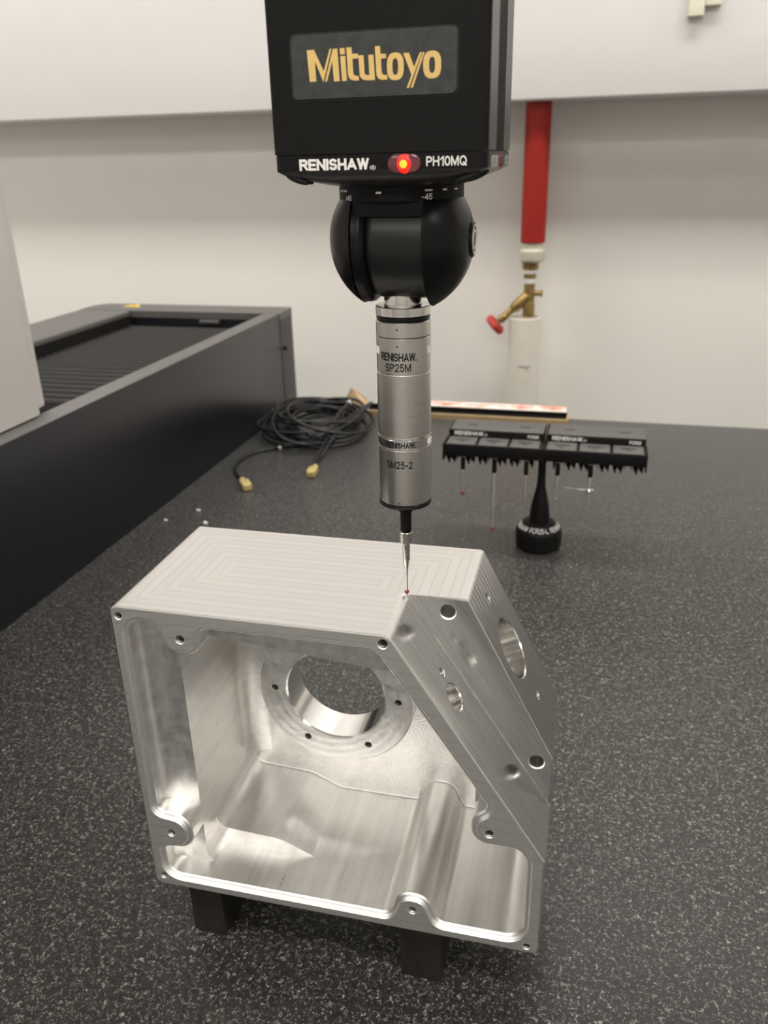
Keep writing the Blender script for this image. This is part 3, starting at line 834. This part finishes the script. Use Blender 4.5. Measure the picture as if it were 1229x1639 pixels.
front_text('\u00ae', -0.0026, 0.2049, 0.0024, 0.0024, M['print_white'], hd, 0.0)
front_text('PH10MQ', 0.0193, 0.2057, 0.0034, 0.0152, M['print_white'], hd, 0.012)
lens = rrect(0.0046, 0.0172, 0.2034 + Q, 0.2101 + Q, 0.0033)
ln = part('led_lens', loft([xz_ring(lens, -0.0404), xz_ring(lens, -0.0409), xz_ring(offset(lens, 0.0008), -0.0413)]), M['lens'], hd)
part('led_rim', lathe([(0.0031, 0), (0.0031, 0.0004), (0.0028, 0.0006)], (0.0140, -0.0411, 0.2067 + Q), (0, -1, 0), 28), M['lens'], ln)
bmg = lathe([(0.0029, 0), (0.0028, 0.0004), (0.0020, 0.0007), (0.0008, 0.0009)], (0.0111, -0.0412, 0.2067 + Q), (0, -1, 0), 28)
for v in bmg.verts: v.co.z = 0.2067 + Q + (v.co.z - 0.2067 - Q) * 1.15
part('led_glow', bmg, M['led_glow'], ln)
bmg = lathe([(0.0015, 0), (0.0013, 0.0004), (0.0006, 0.0006)], (0.0108, -0.0420, 0.2066 + Q), (0, -1, 0), 20)
part('led_core', bmg, M['led_core'], ln)
def side_text(s, y, z, h, w, mat, bold=0.0):
    bm = text_bm(s, h, 0.0001, bold, w)
    for v in bm.verts: v.co = Vector((0.0425 - v.co.y, y + v.co.x, z + Q + v.co.z))
    bmesh.ops.recalc_face_normals(bm, faces=bm.faces)
    return part('lettering', bm, mat, hd)
side_text('RENISHAW', -0.034, 0.2048, 0.0042, 0.021, M['print_grey'], 0.04)
side_text('PH10', 0.0085, 0.2050, 0.0040, 0.010, M['print_grey'], 0.0)
em = lathe([(0.003, 0), (0.003, 0.0001)], (0.0424, -0.005, 0.2065 + Q), (1, 0, 0), 24)
eo = part('emblem', em, M['red_wheel'], hd)
side_x = text_bm('X', 0.0040, 0.0001, 0.03, 0.003)
for v in side_x.verts: v.co = Vector((0.0427 - v.co.y, -0.0065 + v.co.x, 0.2045 + Q + v.co.z))
part('lettering', side_x, M['print_shade_black'], eo)
# scale ring
RZ0, RZ1 = 0.1925, 0.1986
part('scale_ring', lathe([(0.0262, RZ0 + Q), (0.0266, RZ0 + 0.0004 + Q), (0.0266, RZ1 + Q)], (0, 0, 0), seg=72), M['black_matte'], hd)
def ring_text(s, deg, z, h, w):
    part('lettering', wrap(text_bm(s, h, 0.00008, 0.0, w), (0, 0, z + Q), 0.0267, math.radians(deg)), M['print_white'], hd)
ring_text('+45', -46, 0.1930, 0.0021, 0.0042); ring_text('-45', 31, 0.1932, 0.0023, 0.0046)
for dg_ in (-58, -51, -8, 34, 52, 68):
    bm = bmesh.new(); add_box(bm, 0, 0.0032 if dg_ in (-51, 34) else 0.0022, -0.0001, 0.0001, 0, 0.0007)
    if dg_ == -8: bmesh.ops.translate(bm, verts=bm.verts, vec=(0, -0.0014, -0.0005))
    part('tick', wrap(bm, (0, 0, 0.1964 + Q), 0.0267, math.radians(dg_)), M['print_white'], hd)
# knuckle: two spherical cheeks and a barrel between them, all about the x axis
BC = Vector((0, 0, 0.1762 + Q)); BR = 0.0316
def zone(x0, x1, R, n=18, shell=0.0):
    prof = []
    for i in range(n + 1):
        x = x0 + (x1 - x0) * i / n
        prof.append((math.sqrt(max(R * R - x * x, 1e-12)), x))
    return prof
a0 = [(math.sqrt(max(BR ** 2 - x * x, 1e-12)), x) for x in [-BR * math.cos(PI * i / 2 / 22) for i in range(23)] if x < -0.0168]
part('left_cheek', lathe([(1e-5, -BR)] + a0 + [(math.sqrt(BR ** 2 - 0.0165 ** 2), -0.0165), (0.0262, -0.0162)], BC, (1, 0, 0), 64), M['black_gloss'], hd, angle=25)
part('cheek_lip', lathe([(0.0252, -0.0163), (0.0264, -0.0158), (0.0266, -0.0140), (0.0262, -0.0122), (0.0250, -0.0108), (0.0235, -0.0104)], BC, (1, 0, 0), 64), M['black_gloss'], hd, angle=25)
part('barrel', lathe([(0.0228, -0.0106), (0.0240, -0.0092), (0.0246, -0.0072), (0.0246, 0.0120), (0.0250, 0.0144), (0.0240, 0.0146)], BC, (1, 0, 0), 64), M['collar_black'], hd, angle=25)
a1 = [(math.sqrt(max(BR ** 2 - x * x, 1e-12)), x) for x in [0.0145] + [BR * math.sin(math.radians(t_)) for t_ in range(29, 90, 3)]]
part('right_cheek', lathe([(0.0268, 0.0141)] + a1 + [(1e-5, BR)], BC, (1, 0, 0), 64), M['black_gloss'], hd, angle=25)
cv = fillet([(-0.0150, 0.187, 0.004), (0.0145, 0.187, 0.0), (0.0145, 0.1928, 0.0), (-0.0150, 0.1928, 0.0)])
part('yoke', prism([(p.x, p.y) for p in cv], lambda u, v, k: (u, -0.0235 if k == 0 else 0.0235, v + Q)), M['black_matte'], hd)
emb = part('pivot_cap', lathe([(0.0075, 0.0295), (0.0075, 0.0312), (0.0068, 0.0318)], BC, (1, 0, 0), 32), M['black_gloss'], hd)
for ry in (0.0062, 0.0040):
    bm = lathe([(ry, 0.0318), (ry, 0.03195), (ry - 0.0007, 0.03195), (ry - 0.0007, 0.0318)], BC, (1, 0, 0), 28, cap=False)
    part('cap_ring', bm, M['print_white'], emb)
part('drive_cone', lathe([(0.0086, 0.1484 + Q), (0.0086, 0.1510 + Q), (0.0080, 0.156 + Q)], (0, 0, 0), seg=40), M['steel_bright'], hd)

# ------------------------------------------------------------------ scanning probe with its stylus
pr = thing('touch_probe', 'slim steel cylindrical scanning probe ending in a stylus with tiny ruby ball', 'probe', (0, 0, 0.0003 + Q))
def cyl(name, prof, mat, seg=64, par=pr, angle=20): return part(name, lathe([(r, z + Q) for r, z in prof], (0, 0, 0), seg=seg), mat, par, angle=angle)
cyl('mount_ring', [(0.0121, 0.1443), (0.0124, 0.1445), (0.0124, 0.1481), (0.0121, 0.1484)], M['steel_bright'])
cyl('o_ring', [(0.0118, 0.1419), (0.0119, 0.1424), (0.0122, 0.1427), (0.0122, 0.1436), (0.0116, 0.1443)], M['black_gloss'])
c1 = cyl('upper_body', [(0.0123, 0.1353), (0.0125, 0.1355), (0.0125, 0.1416), (0.0122, 0.1419)], M['steel'])
cyl('joint_line', [(0.0121, 0.1349), (0.0121, 0.1353)], M['print_shade_black'])
c2_ = cyl('label_body', [(0.0123, 0.1192), (0.0125, 0.1194), (0.0125, 0.1347), (0.0123, 0.1349)], M['steel'])
cyl('joint_line', [(0.0122, 0.1184), (0.0122, 0.1192)], M['steel_bright'])
c3 = cyl('main_body', [(0.0124, 0.0886), (0.0126, 0.0889), (0.0125, 0.1182), (0.0123, 0.1184)], M['steel'])
cyl('joint_ring', [(0.0126, 0.0878), (0.01275, 0.0880), (0.01275, 0.0885), (0.0126, 0.0886)], M['steel_bright'])
c4 = cyl('name_band', [(0.0124, 0.0834), (0.01255, 0.0836), (0.01255, 0.0876), (0.0124, 0.0878)], M['steel_bright'])
cyl('joint_ring', [(0.0126, 0.0826), (0.01275, 0.0828), (0.01275, 0.0833), (0.0126, 0.0834)], M['steel_bright'])
c5 = cyl('module_body', [(0.0123, 0.0549), (0.0125, 0.0551), (0.0125, 0.0824), (0.0124, 0.0826)], M['steel'])
cyl('rim_flange', [(0.0110, 0.0522), (0.0128, 0.0528), (0.0130, 0.0533), (0.0127, 0.0540), (0.0127, 0.0544), (0.0124, 0.0549)], M['black_gloss'])
def ptxt(s, h, w, deg, z, r, mat, par, bold):
    bm = wrap(text_bm(s, h, 0.00005, bold, w), (0, 0, z + Q), r, math.radians(deg)); return part('lettering', bm, mat, par)
def centred(w, r, mid): return mid - math.degrees(w / 2 / r)
ptxt('RENISHAW.', 0.0037, 0.0177, centred(0.0177, 0.0126, 0), 0.1251, 0.01256, M['print_shade_black'], c2_, 0.045)
ptxt('SP25M', 0.0037, 0.0123, centred(0.0123, 0.0126, 0), 0.1203, 0.01256, M['print_shade_black'], c2_, 0.02)
ptxt('RENISHAW.', 0.0028, 0.0150, centred(0.0150, 0.0126, 3), 0.0841, 0.01262, M['print_shade_black'], c4, 0.045)
ptxt('SM25-2', 0.0037, 0.0129, centred(0.0129, 0.0126, 0), 0.0739, 0.01256, M['print_shade_black'], c5, 0.02)
for z, deg, par in ((0.1391, 0, c1), (0.1316, 0, c2_), (0.0861, 0, c4), (0.0562, 0, c5)):
    a = math.radians(deg); d = Vector((math.sin(a), -math.cos(a), 0))
    part('pin_hole', lathe([(0.0004, 0.0120), (0.0004, 0.0127)], (0, 0, z + Q), d, 12), M['print_shade_black'], par)
for z0, z1, par in ((0.1275, 0.1305, c2_), (0.0842, 0.0868, c4)):
    for deg in ((73, -72) if par is c2_ else (73,)):
        bm = bmesh.new(); add_box(bm, 0, 0.0050, -0.0003, 0.0002, 0, z1 - z0)
        part('white_tab', wrap(bm, (0, 0, z0 + Q), 0.0125, math.radians(deg)), M['print_white'], par)
st = cyl('stylus_holder', [(0.0030, 0.0471), (0.0034, 0.0473), (0.0034, 0.0512), (0.0036, 0.0522)], M['black_gloss'], 48)
cyl('holder_rod', [(0.0028, 0.0362), (0.0028, 0.0471)], M['black_matte'], 48, st, 12)
cyl('nut', [(0.0028, 0.0300), (0.00315, 0.0303), (0.00315, 0.0359), (0.0029, 0.0362)], M['steel_bright'], 48, st, 9)
cyl('stem', [(0.00065, 0.0024), (0.00065, 0.0100), (0.00095, 0.0150), (0.0019, 0.0205), (0.0019, 0.0298), (0.0022, 0.0300)], M['steel_bright'], 48, st, 9)
part('ruby_ball', sphere((0, 0, 0.00165 + Q), 0.00120, 14), M['ruby'], st)
for z, deg in ((0.0275, 8), (0.0220, 30)):
    a = math.radians(deg); d = Vector((math.sin(a), -math.cos(a), 0))
    part('cross_hole', lathe([(0.0004, 0.0015), (0.0004, 0.00198)], (0, 0, z + Q), d, 12), M['print_shade_black'], st)

#SECTION_RACK
# ------------------------------------------------------------------ stylus rack
RXc, RYc = 0.0300, 0.590
rs = thing('rack_stand', 'black bottle-shaped stand with round base holding the stylus rack', 'stand', (RXc, RYc, 0))
hexa = [(0.0262, 0.0), (0.0282, 0.003)]
part('base', lathe([(0.0262, 0.0), (0.0285, 0.0025), (0.0288, 0.0200), (0.0282, 0.0205)], (RXc, RYc, 0), seg=12), M['black_matte'], rs, angle=20)
cb = part('collar', lathe([(0.0282, 0.0205), (0.0286, 0.0225), (0.0275, 0.0260), (0.0190, 0.0345), (0.0160, 0.0360)], (RXc, RYc, 0), seg=48), M['black_satin'], rs)
part('post', lathe([(0.0128, 0.0340), (0.0124, 0.0440), (0.0110, 0.0560), (0.0084, 0.0680), (0.0058, 0.0800), (0.0050, 0.0900), (0.0048, 0.1120), (0.0060, 0.1150)], (RXc, RYc, 0), seg=40), M['black_gloss'], rs)
# lettering round the sloping collar
bm = text_bm('RENISHAW  FCR25-L  RENISHAW', 0.0044, 0.0001, -0.04, 0.086)
bmesh.ops.subdivide_edges(bm, edges=[e for e in bm.edges if abs(e.verts[0].co.x - e.verts[1].co.x) > 0.002], cuts=2)
for v in bm.verts:
    s_ = 0.2 + v.co.z / 0.0044 * 0.55
    r = 0.0275 + (0.0190 - 0.0275) * s_; z = 0.0260 + 0.0085 * s_
    a = (v.co.x - 0.043) / 0.0240 + 0.09
    nn = -v.co.y + 0.0002
    r += nn * 0.7; z += nn * 0.7
    v.co = (RXc + math.sin(a) * r, RYc - math.cos(a) * r, z)
part('lettering', bm, M['print_white'], cb)

ZTOP = -0.111 + G; YR0 = 0.575
def rack_module(x0, label):
    x1 = x0 + 0.1193
    r = thing('stylus_rack', label, 'rack', ((x0 + x1) / 2, YR0 + 0.035, ZTOP - 0.02), 0, 'stylus changing racks on the stand')
    part('lower_tray', box(x0, x1, YR0, YR0 + 0.0325, ZTOP - 0.0150, ZTOP - 0.0008, 0.0006), M['black_matte'], r)
    part('rear_block', box(x0 + 0.0012, x1 - 0.0012, YR0 + 0.0328, YR0 + 0.078, ZTOP - 0.016, ZTOP + 0.0078, 0.0008), M['black_satin'], r)
    part('rear_lid', box(x0 + 0.0035, x1 - 0.0015, YR0 + 0.0340, YR0 + 0.0775, ZTOP + 0.0078, ZTOP + 0.0086, 0.0003), M['lid'], r)
    for sx in (0.022, 0.088):
        part('finger_notch', box(x0 + sx, x0 + sx + 0.012, YR0 + 0.053, YR0 + 0.0565, ZTOP + 0.0080, ZTOP + 0.0089, 0.0004), M['print_shade_black'], r)
    for i in range(3):
        px = x0 + 0.0040 + i * 0.0384
        ld = part('port_lid', box(px, px + 0.0345, YR0 + 0.0012, YR0 + 0.0305, ZTOP - 0.0008, ZTOP + 0.0004, 0.0004), M['lid'], r)
        part('lid_slot', box(px + 0.009, px + 0.0255, YR0 + 0.016, YR0 + 0.0195, ZTOP + 0.0002, ZTOP + 0.0007, 0.0002), M['print_shade_black'], ld)
        part('lid_mark', box(px + 0.014, px + 0.0200, YR0 + 0.0095, YR0 + 0.0125, ZTOP + 0.0002, ZTOP + 0.0006, 0.0002), M['print_shade_black'], ld)
        # claws that hang below each port
        for dx, w, h in ((0.0000, 0.0060, 0.0072), (0.0018, 0.0034, 0.0104), (0.0052, 0.0062, 0.0060), (0.0082, 0.0040, 0.0096), (0.0126, 0.0010, 0.0058), (0.0142, 0.0008, 0.0042), (0.0204, 0.0008, 0.0046), (0.0218, 0.0010, 0.0060), (0.0232, 0.0058, 0.0064), (0.0252, 0.0044, 0.0102), (0.0290, 0.0060, 0.0058), (0.0324, 0.0030, 0.0088)):
            if abs(px + dx - RXc) < 0.010: continue
            zz = ZTOP - 0.0145
            poly = [(px + dx, zz), (px + dx + w, zz), (px + dx + w * 0.86, zz - h * 0.6), (px + dx + w * 0.66, zz - h), (px + dx + w * 0.34, zz - h), (px + dx + w * 0.14, zz - h * 0.6)]
            part('claw', prism(poly, lambda u, v, k: (u, YR0 + 0.001 + 0.004 * k, v)), M['black_matte'], r)
        bmx = box(px + 0.001, px + 0.0335, YR0 + 0.020, YR0 + 0.031, ZTOP - 0.0195, ZTOP - 0.0150, 0.0005)
        part('port_magnet', bmx, M['black_matte'], r)
    part('end_plate', box(x0 - 0.0006, x0 + 0.0012, YR0 - 0.0005, YR0 + 0.034, ZTOP - 0.0215, ZTOP, 0.0004), M['black_matte'], r)
    part('end_plate', box(x1 - 0.0012, x1 + 0.0004, YR0 - 0.0005, YR0 + 0.034, ZTOP - 0.0215, ZTOP, 0.0004), M['black_matte'], r)
    for s, dx, w, h in (('RENISHAW.\u00ae', 0.0085, 0.041, 0.0052), ('FCR25', 0.0990, 0.0135, 0.0042)):
        bm = text_bm(s, h, 0.0001, 0.05, w)
        bmesh.ops.translate(bm, verts=bm.verts, vec=(x0 + dx, YR0 + 0.0326, ZTOP + 0.0016))
        part('lettering', bm, M['print_white'], r)
    return r
rack_module(-0.0895, 'black stylus changing rack unit forming the left half of the rack')
rack_module(0.0305, 'black stylus changing rack unit forming the right half of the rack')

def rack_stylus(px, label, parts_):
    zt = ZTOP - 0.0150
    yc = 0.5785
    s = thing('stylus_module', label, 'stylus', (px, yc, zt - 0.02), 0, 'styli hanging in the rack')
    for nm, prof, mat in parts_:
        part(nm, lathe([(r, z + G) for r, z in prof], (px, yc, 0), seg=20), mat, s)
    part('disc', lathe([(0.0050, zt - 0.0010), (0.0054, zt - 0.0006), (0.0054, zt - 0.0001)], (px, yc, 0), seg=24), M['steel_bright'], s)
    return s, yc
s, yc = rack_stylus(-0.0652, 'short stylus with red ball hanging leftmost in the rack', [
    ('holder_rod', [(0.0028, -0.1435), (0.0028, -0.1268)], M['black_gloss']),
    ('stem', [(0.0013, -0.174), (0.0015, -0.163), (0.0026, -0.156), (0.0028, -0.1435)], M['steel_pale'])])
part('ruby_ball', sphere((-0.0652, yc, -0.1755 + G), 0.0026, 14), M['ruby'], s)
s, yc = rack_stylus(-0.0265, 'longest straight stylus with red ball, second from left in the rack', [
    ('holder_rod', [(0.0029, -0.1455), (0.0029, -0.1268)], M['black_gloss']),
    ('stem', [(0.0016, -0.2185), (0.0018, -0.209), (0.0029, -0.200), (0.0029, -0.1455)], M['steel_pale'])])
part('ruby_ball', sphere((-0.0265, yc, -0.2205 + G), 0.0027, 14), M['ruby'], s)
rack_stylus(0.0118, 'needle-pointed plain steel stylus just left of the stand post', [
    ('holder_rod', [(0.0027, -0.1455), (0.0027, -0.1268)], M['black_gloss']),
    ('stem', [(0.0003, -0.192), (0.0010, -0.182), (0.0022, -0.172), (0.0027, -0.1455)], M['steel_pale'])])
s, yc = rack_stylus(0.0492, 'short thin stylus just right of the stand post', [
    ('holder_rod', [(0.0027, -0.1435), (0.0027, -0.1268)], M['black_gloss']),
    ('stem', [(0.0010, -0.1735), (0.0011, -0.163), (0.0024, -0.154), (0.0024, -0.1435)], M['steel_pale'])])
part('ruby_ball', sphere((0.0492, yc, -0.1742 + G), 0.0016, 12), M['steel'], s)
s, yc = rack_stylus(0.0872, 'star stylus with a side arm pointing left, rightmost in the rack', [
    ('holder_rod', [(0.0028, -0.1430), (0.0028, -0.1268)], M['black_gloss']),
    ('stem', [(0.0027, -0.158), (0.0029, -0.1430)], M['steel_pale'])])
cz = -0.1605 + G
part('star_hub', sphere((0.0872, yc, cz), 0.0038, 10), M['steel_bright'], s)
part('side_arm', lathe([(0.0014, 0.003), (0.0015, 0.0040), (0.0013, 0.0130), (0.0005, 0.0150), (0.0005, 0.0270), (0.0009, 0.0275), (0.0009, 0.0290)], (0.0872, yc, cz), (-1, 0, 0.05), 16), M['steel_pale'], s)
part('stub', lathe([(0.0019, 0.0025), (0.0019, 0.0055), (0.0014, 0.006)], (0.0872, yc, cz), (1, 0, 0.1), 14), M['steel_pale'], s)
part('stub', lathe([(0.0019, 0.0025), (0.0019, 0.0065), (0.0012, 0.0075)], (0.0872, yc, cz), (-0.15, 0, -1), 14), M['steel_pale'], s)
part('stub', lathe([(0.0019, 0.0025), (0.0019, 0.0055), (0.0014, 0.006)], (0.0872, yc, cz), (0, -1, -0.1), 14), M['steel_bright'], s)

#SECTION_BACK
# ------------------------------------------------------------------ coiled cable with two plugs
cc = thing('coiled_cable', 'loosely coiled black cable with two gold plugs lying beside the dark box', 'cable', (-0.39, 1.0, 0))
R0 = 0.0027
pts = []
CXc, CYc = -0.392, 1.000
nl = 17
for i in range(nl * 20 + 1):
    t_ = i / 20.0
    lp = int(t_); r2 = random.Random(lp * 13 + 5); r3 = random.Random((lp + 1) * 13 + 5)
    fr = t_ - lp; sm = fr * fr * (3 - 2 * fr)
    mix = lambda a, b: a + (b - a) * sm
    rx = mix(r2.uniform(0.050, 0.106), r3.uniform(0.050, 0.106)); ry = mix(r2.uniform(0.060, 0.125), r3.uniform(0.060, 0.125))
    ox = mix(r2.uniform(-0.030, 0.030), r3.uniform(-0.030, 0.030)); oy = mix(r2.uniform(-0.030, 0.030), r3.uniform(-0.030, 0.030))
    ph = mix(r2.uniform(0, 6.28), r3.uniform(0, 6.28)); am = mix(r2.uniform(0.0, 0.020), r3.uniform(0.0, 0.020))
    a = -2 * PI * t_ - 1.5
    x = min(0.110, max(-0.110, ox + rx * math.cos(a))); y = oy + ry * math.sin(a)
    z = R0 + 0.0014 * t_ + am * (1 + math.sin(a * 1.0 + ph)) * min(1, t_ / 2)
    pts.append((CXc + x, CYc + y, z))
first = Vector(pts[0]); last = Vector(pts[-1])
part('coil', tube(catmull(pts, 2), R0, 7), M['cable'], cc, angle=80)
l1 = catmull([first + Vector((0.02, 0.003, 0)), first, (-0.430, 0.886, R0), (-0.462, 0.860, R0), (-0.474, 0.815, R0), (-0.464, 0.770, R0), (-0.440, 0.733, R0 + 0.001), (-0.424, 0.712, R0 + 0.002)], 8)
la = part('lead', tube(l1, R0, 8), M['cable'], cc, angle=80)
l2_ = catmull([last, last + Vector((0.03, -0.004, 0.004)), (-0.318, 1.055, 0.040), (-0.318, 1.0, 0.040), (-0.335, 0.930, 0.030), (-0.346, 0.855, 0.006), (-0.345, 0.815, R0), (-0.338, 0.790, R0 + 0.002)], 8)
lb = part('lead', tube(l2_, R0, 8), M['cable'], cc, angle=80)
l3 = catmull([(-0.372, 1.062, 0.044), (-0.352, 1.050, 0.047), (-0.350, 1.02, 0.046), (-0.352, 0.96, 0.040), (-0.352, 0.89, 0.016), (-0.349, 0.84, 0.008), (-0.342, 0.800, 0.005)], 8)
part('lead', tube(l3, R0, 8), M['cable'], cc, angle=80)
def plug(px, py, ang, par):
    bm = box(-0.0072, 0.0072, 0.0, 0.024, 0.0, 0.011, 0.0012); add_box(bm, -0.005, 0.005, 0.024, 0.027, 0.002, 0.009)
    lathe([(0.0052, -0.010), (0.0052, 0.002)], (0, 0, 0.0055), (0, 1, 0), 14, bm=bm)
    bm.transform(Matrix.Translation((px, py, 0.0004)) @ Matrix.Rotation(ang, 4, 'Z'))
    return part('plug', bm, M['brass_plug'], par)
plug(-0.424, 0.712, PI + 0.65, la); plug(-0.337, 0.788, PI + 0.12, lb)
part('white_marker', lathe([(0.0040, -0.0025), (0.0040, 0.0025)], (-0.432, 0.8855, R0 + 0.0002), (1, 0.2, 0), 14), M['print_white'], la)
part('white_marker', lathe([(0.0040, -0.0025), (0.0040, 0.0025)], (-0.3505, 1.03, 0.0465), (0.1, 1, 0.1), 14), M['print_white'], lb)

# ------------------------------------------------------------------ flat cardboard tray at the back edge
cbx = thing('cardboard_tray', 'shallow open cardboard tray with red print and black lining at the rear edge', 'box', (-0.15, 1.14, 0))
part('base', box(-0.345, 0.040, 1.112, 1.150, 0.0002, 0.004), M['card'], cbx)
part('front_flap', box(-0.345, 0.040, 1.112, 1.115, 0.004, 0.0105, 0.0005), M['card'], cbx)
part('side_flap', box(0.037, 0.040, 1.115, 1.150, 0.004, 0.0125, 0.0005), M['card'], cbx)
part('lining', box(-0.345, 0.0365, 1.1155, 1.146, 0.004, 0.006), M['foam'], cbx)
part('rear_flap', box(-0.345, 0.0365, 1.1465, 1.150, 0.004, 0.0135, 0.0005), M['foam'], cbx)
bm = prism([(1.1505, 0.0135), (1.1530, 0.0135), (1.164, 0.0200), (1.162, 0.0210)], lambda u, v, k: (-0.290 if k == 0 else 0.034, u, v))
part('printed_lid', bm, M['card_print'], cbx)
bm = loft([[(-0.400, 1.125, 0.004), (-0.345, 1.118, 0.010), (-0.345, 1.118, 0.006), (-0.398, 1.125, 0.0003)],
           [(-0.378, 1.135, 0.046), (-0.346, 1.140, 0.024), (-0.346, 1.142, 0.022), (-0.376, 1.137, 0.046)]])
part('side_flap', bm, M['card'], cbx)

# ------------------------------------------------------------------ pipework on the wall
wpz = thing('water_pipe', 'red pipe on the back wall with brass stop valve and white lower pipe', 'pipe', (-0.085, 1.62, FL))
PX, PY = -0.0815, 1.62
def pl(name, prof, mat, par=wpz, seg=36, x=PX): return part(name, lathe([(r, z + G) for r, z in prof], (x, PY, 0), seg=seg), mat, par)
pl('red_pipe', [(0.0265, 0.0285), (0.0280, 0.0300), (0.0280, 0.3163)], M['red_pipe'])
pl('coupling', [(0.0200, -0.0150), (0.0290, -0.0100), (0.0300, -0.0060), (0.0300, 0.0110), (0.0270, 0.0140), (0.0245, 0.0160), (0.0240, 0.0290)], M['pale_plastic'])
PX2 = -0.0845
vb = pl('valve_body', [(0.0130, -0.100), (0.0135, -0.086), (0.0128, -0.080), (0.0128, -0.062)], M['brass'], x=PX2)
pl('union_nut', [(0.0170, -0.0310), (0.0190, -0.0290), (0.0190, -0.0180), (0.0200, -0.0150)], M['brass'], seg=8, x=PX2)
pl('seal', [(0.0160, -0.0400), (0.0175, -0.0385), (0.0175, -0.0325), (0.0160, -0.0310)], M['tape'], x=PX2)
pl('nipple', [(0.0138, -0.0510), (0.0145, -0.0500), (0.0145, -0.0400)], M['brass'], x=PX2)
pl('seal', [(0.0135, -0.0620), (0.0150, -0.0610), (0.0150, -0.0520), (0.0135, -0.0510)], M['tape'], x=PX2)
pl('lower_nut', [(0.0130, -0.1385), (0.0138, -0.136), (0.0138, -0.112), (0.0120, -0.100)], M['brass'], seg=6, x=PX2)
ax_d = Vector((-0.033, -0.004, -0.030)).normalized()
o_ = Vector((PX2, PY - 0.002, -0.088 + G))
part('bonnet', lathe([(0.0105, -0.004), (0.0125, 0.006), (0.0130, 0.040), (0.0110, 0.048), (0.0080, 0.050), (0.0080, 0.070), (0.0095, 0.072), (0.0095, 0.086), (0.0060, 0.090)], o_, ax_d, 24), M['brass'], wpz)
hw = part('handwheel', lathe([(0.0040, 0.088), (0.0040, 0.100)], o_, ax_d, 12), M['brass'], wpz)
a_, u_, w_ = frame(ax_d)
bm = bmesh.new()
rings = []
n = 36
for i in range(n):
    a = 2 * PI * i / n; rr = 0.0265 + 0.0012 * math.cos(a * 6)
    c = o_ + a_ * 0.103 + (u_ * math.cos(a) + w_ * math.sin(a)) * (rr - 0.005)
    e = u_ * math.cos(a) + w_ * math.sin(a)
    rings.append([c + e * 0.005 * math.cos(2 * PI * k_ / 8) + a_ * 0.0085 * math.sin(2 * PI * k_ / 8) for k_ in range(8)])
rings.append(rings[0])
bm = loft(rings, cap=False)
lathe([(0.022, 0.1005), (0.022, 0.1045)], o_, ax_d, 24, bm=bm)
part('wheel_rim', bm, M['red_wheel'], hw)
part('outlet', lathe([(0.0065, 0.006), (0.0062, 0.026), (0.0085, 0.0265), (0.0085, 0.0300), (0.0065, 0.031)], (PX2, PY, -0.0845 + G), (1, -0.1, 0.03), 20), M['brass'], wpz)
lp_ = pl('lower_pipe', [(0.0365, -0.90 - G + 0.0 if False else FL - G), (0.0365, -0.1400), (0.0352, -0.1385), (0.0330, -0.1385), (0.0330, -0.150)], M['white_pipe'], x=-0.0920)
part('pipe_mark', box(-0.098, -0.070, PY - 0.0372, PY - 0.0362, -0.2505 + G, -0.2475 + G), M['print_grey'], lp_)
part('pipe_clip', box(-0.100, -0.065, PY + 0.020, YW - 0.0005, 0.20 + G, 0.215 + G), M['pale_plastic'], wpz)

# ------------------------------------------------------------------ scraps on the granite
def scrap(x, y, w, label):
    r2 = random.Random(int(x * 1000)); n = 9
    top = [(x + w * math.cos(2 * PI * i / n) * r2.uniform(0.6, 1.1), y + w * 0.8 * math.sin(2 * PI * i / n) * r2.uniform(0.6, 1.1)) for i in range(n)]
    bm = loft([[(u, v, 0.0) for u, v in top], [(x + (u - x) * 0.8, y + (v - y) * 0.8, 0.0015 + r2.uniform(0, 0.001)) for u, v in top]])
    solo('paper_scrap', bm, M['paper'], label, 'scrap', (x, y, 0), 'white scraps on the granite')
scrap(-0.4782, 0.5664, 0.0032, 'tiny white scrap on granite nearest the dark box')
scrap(-0.4490, 0.6085, 0.0040, 'tiny white scrap on granite, farthest back of the three')
scrap(-0.4190, 0.5690, 0.0042, 'tiny white scrap on granite just behind the silver housing corner')
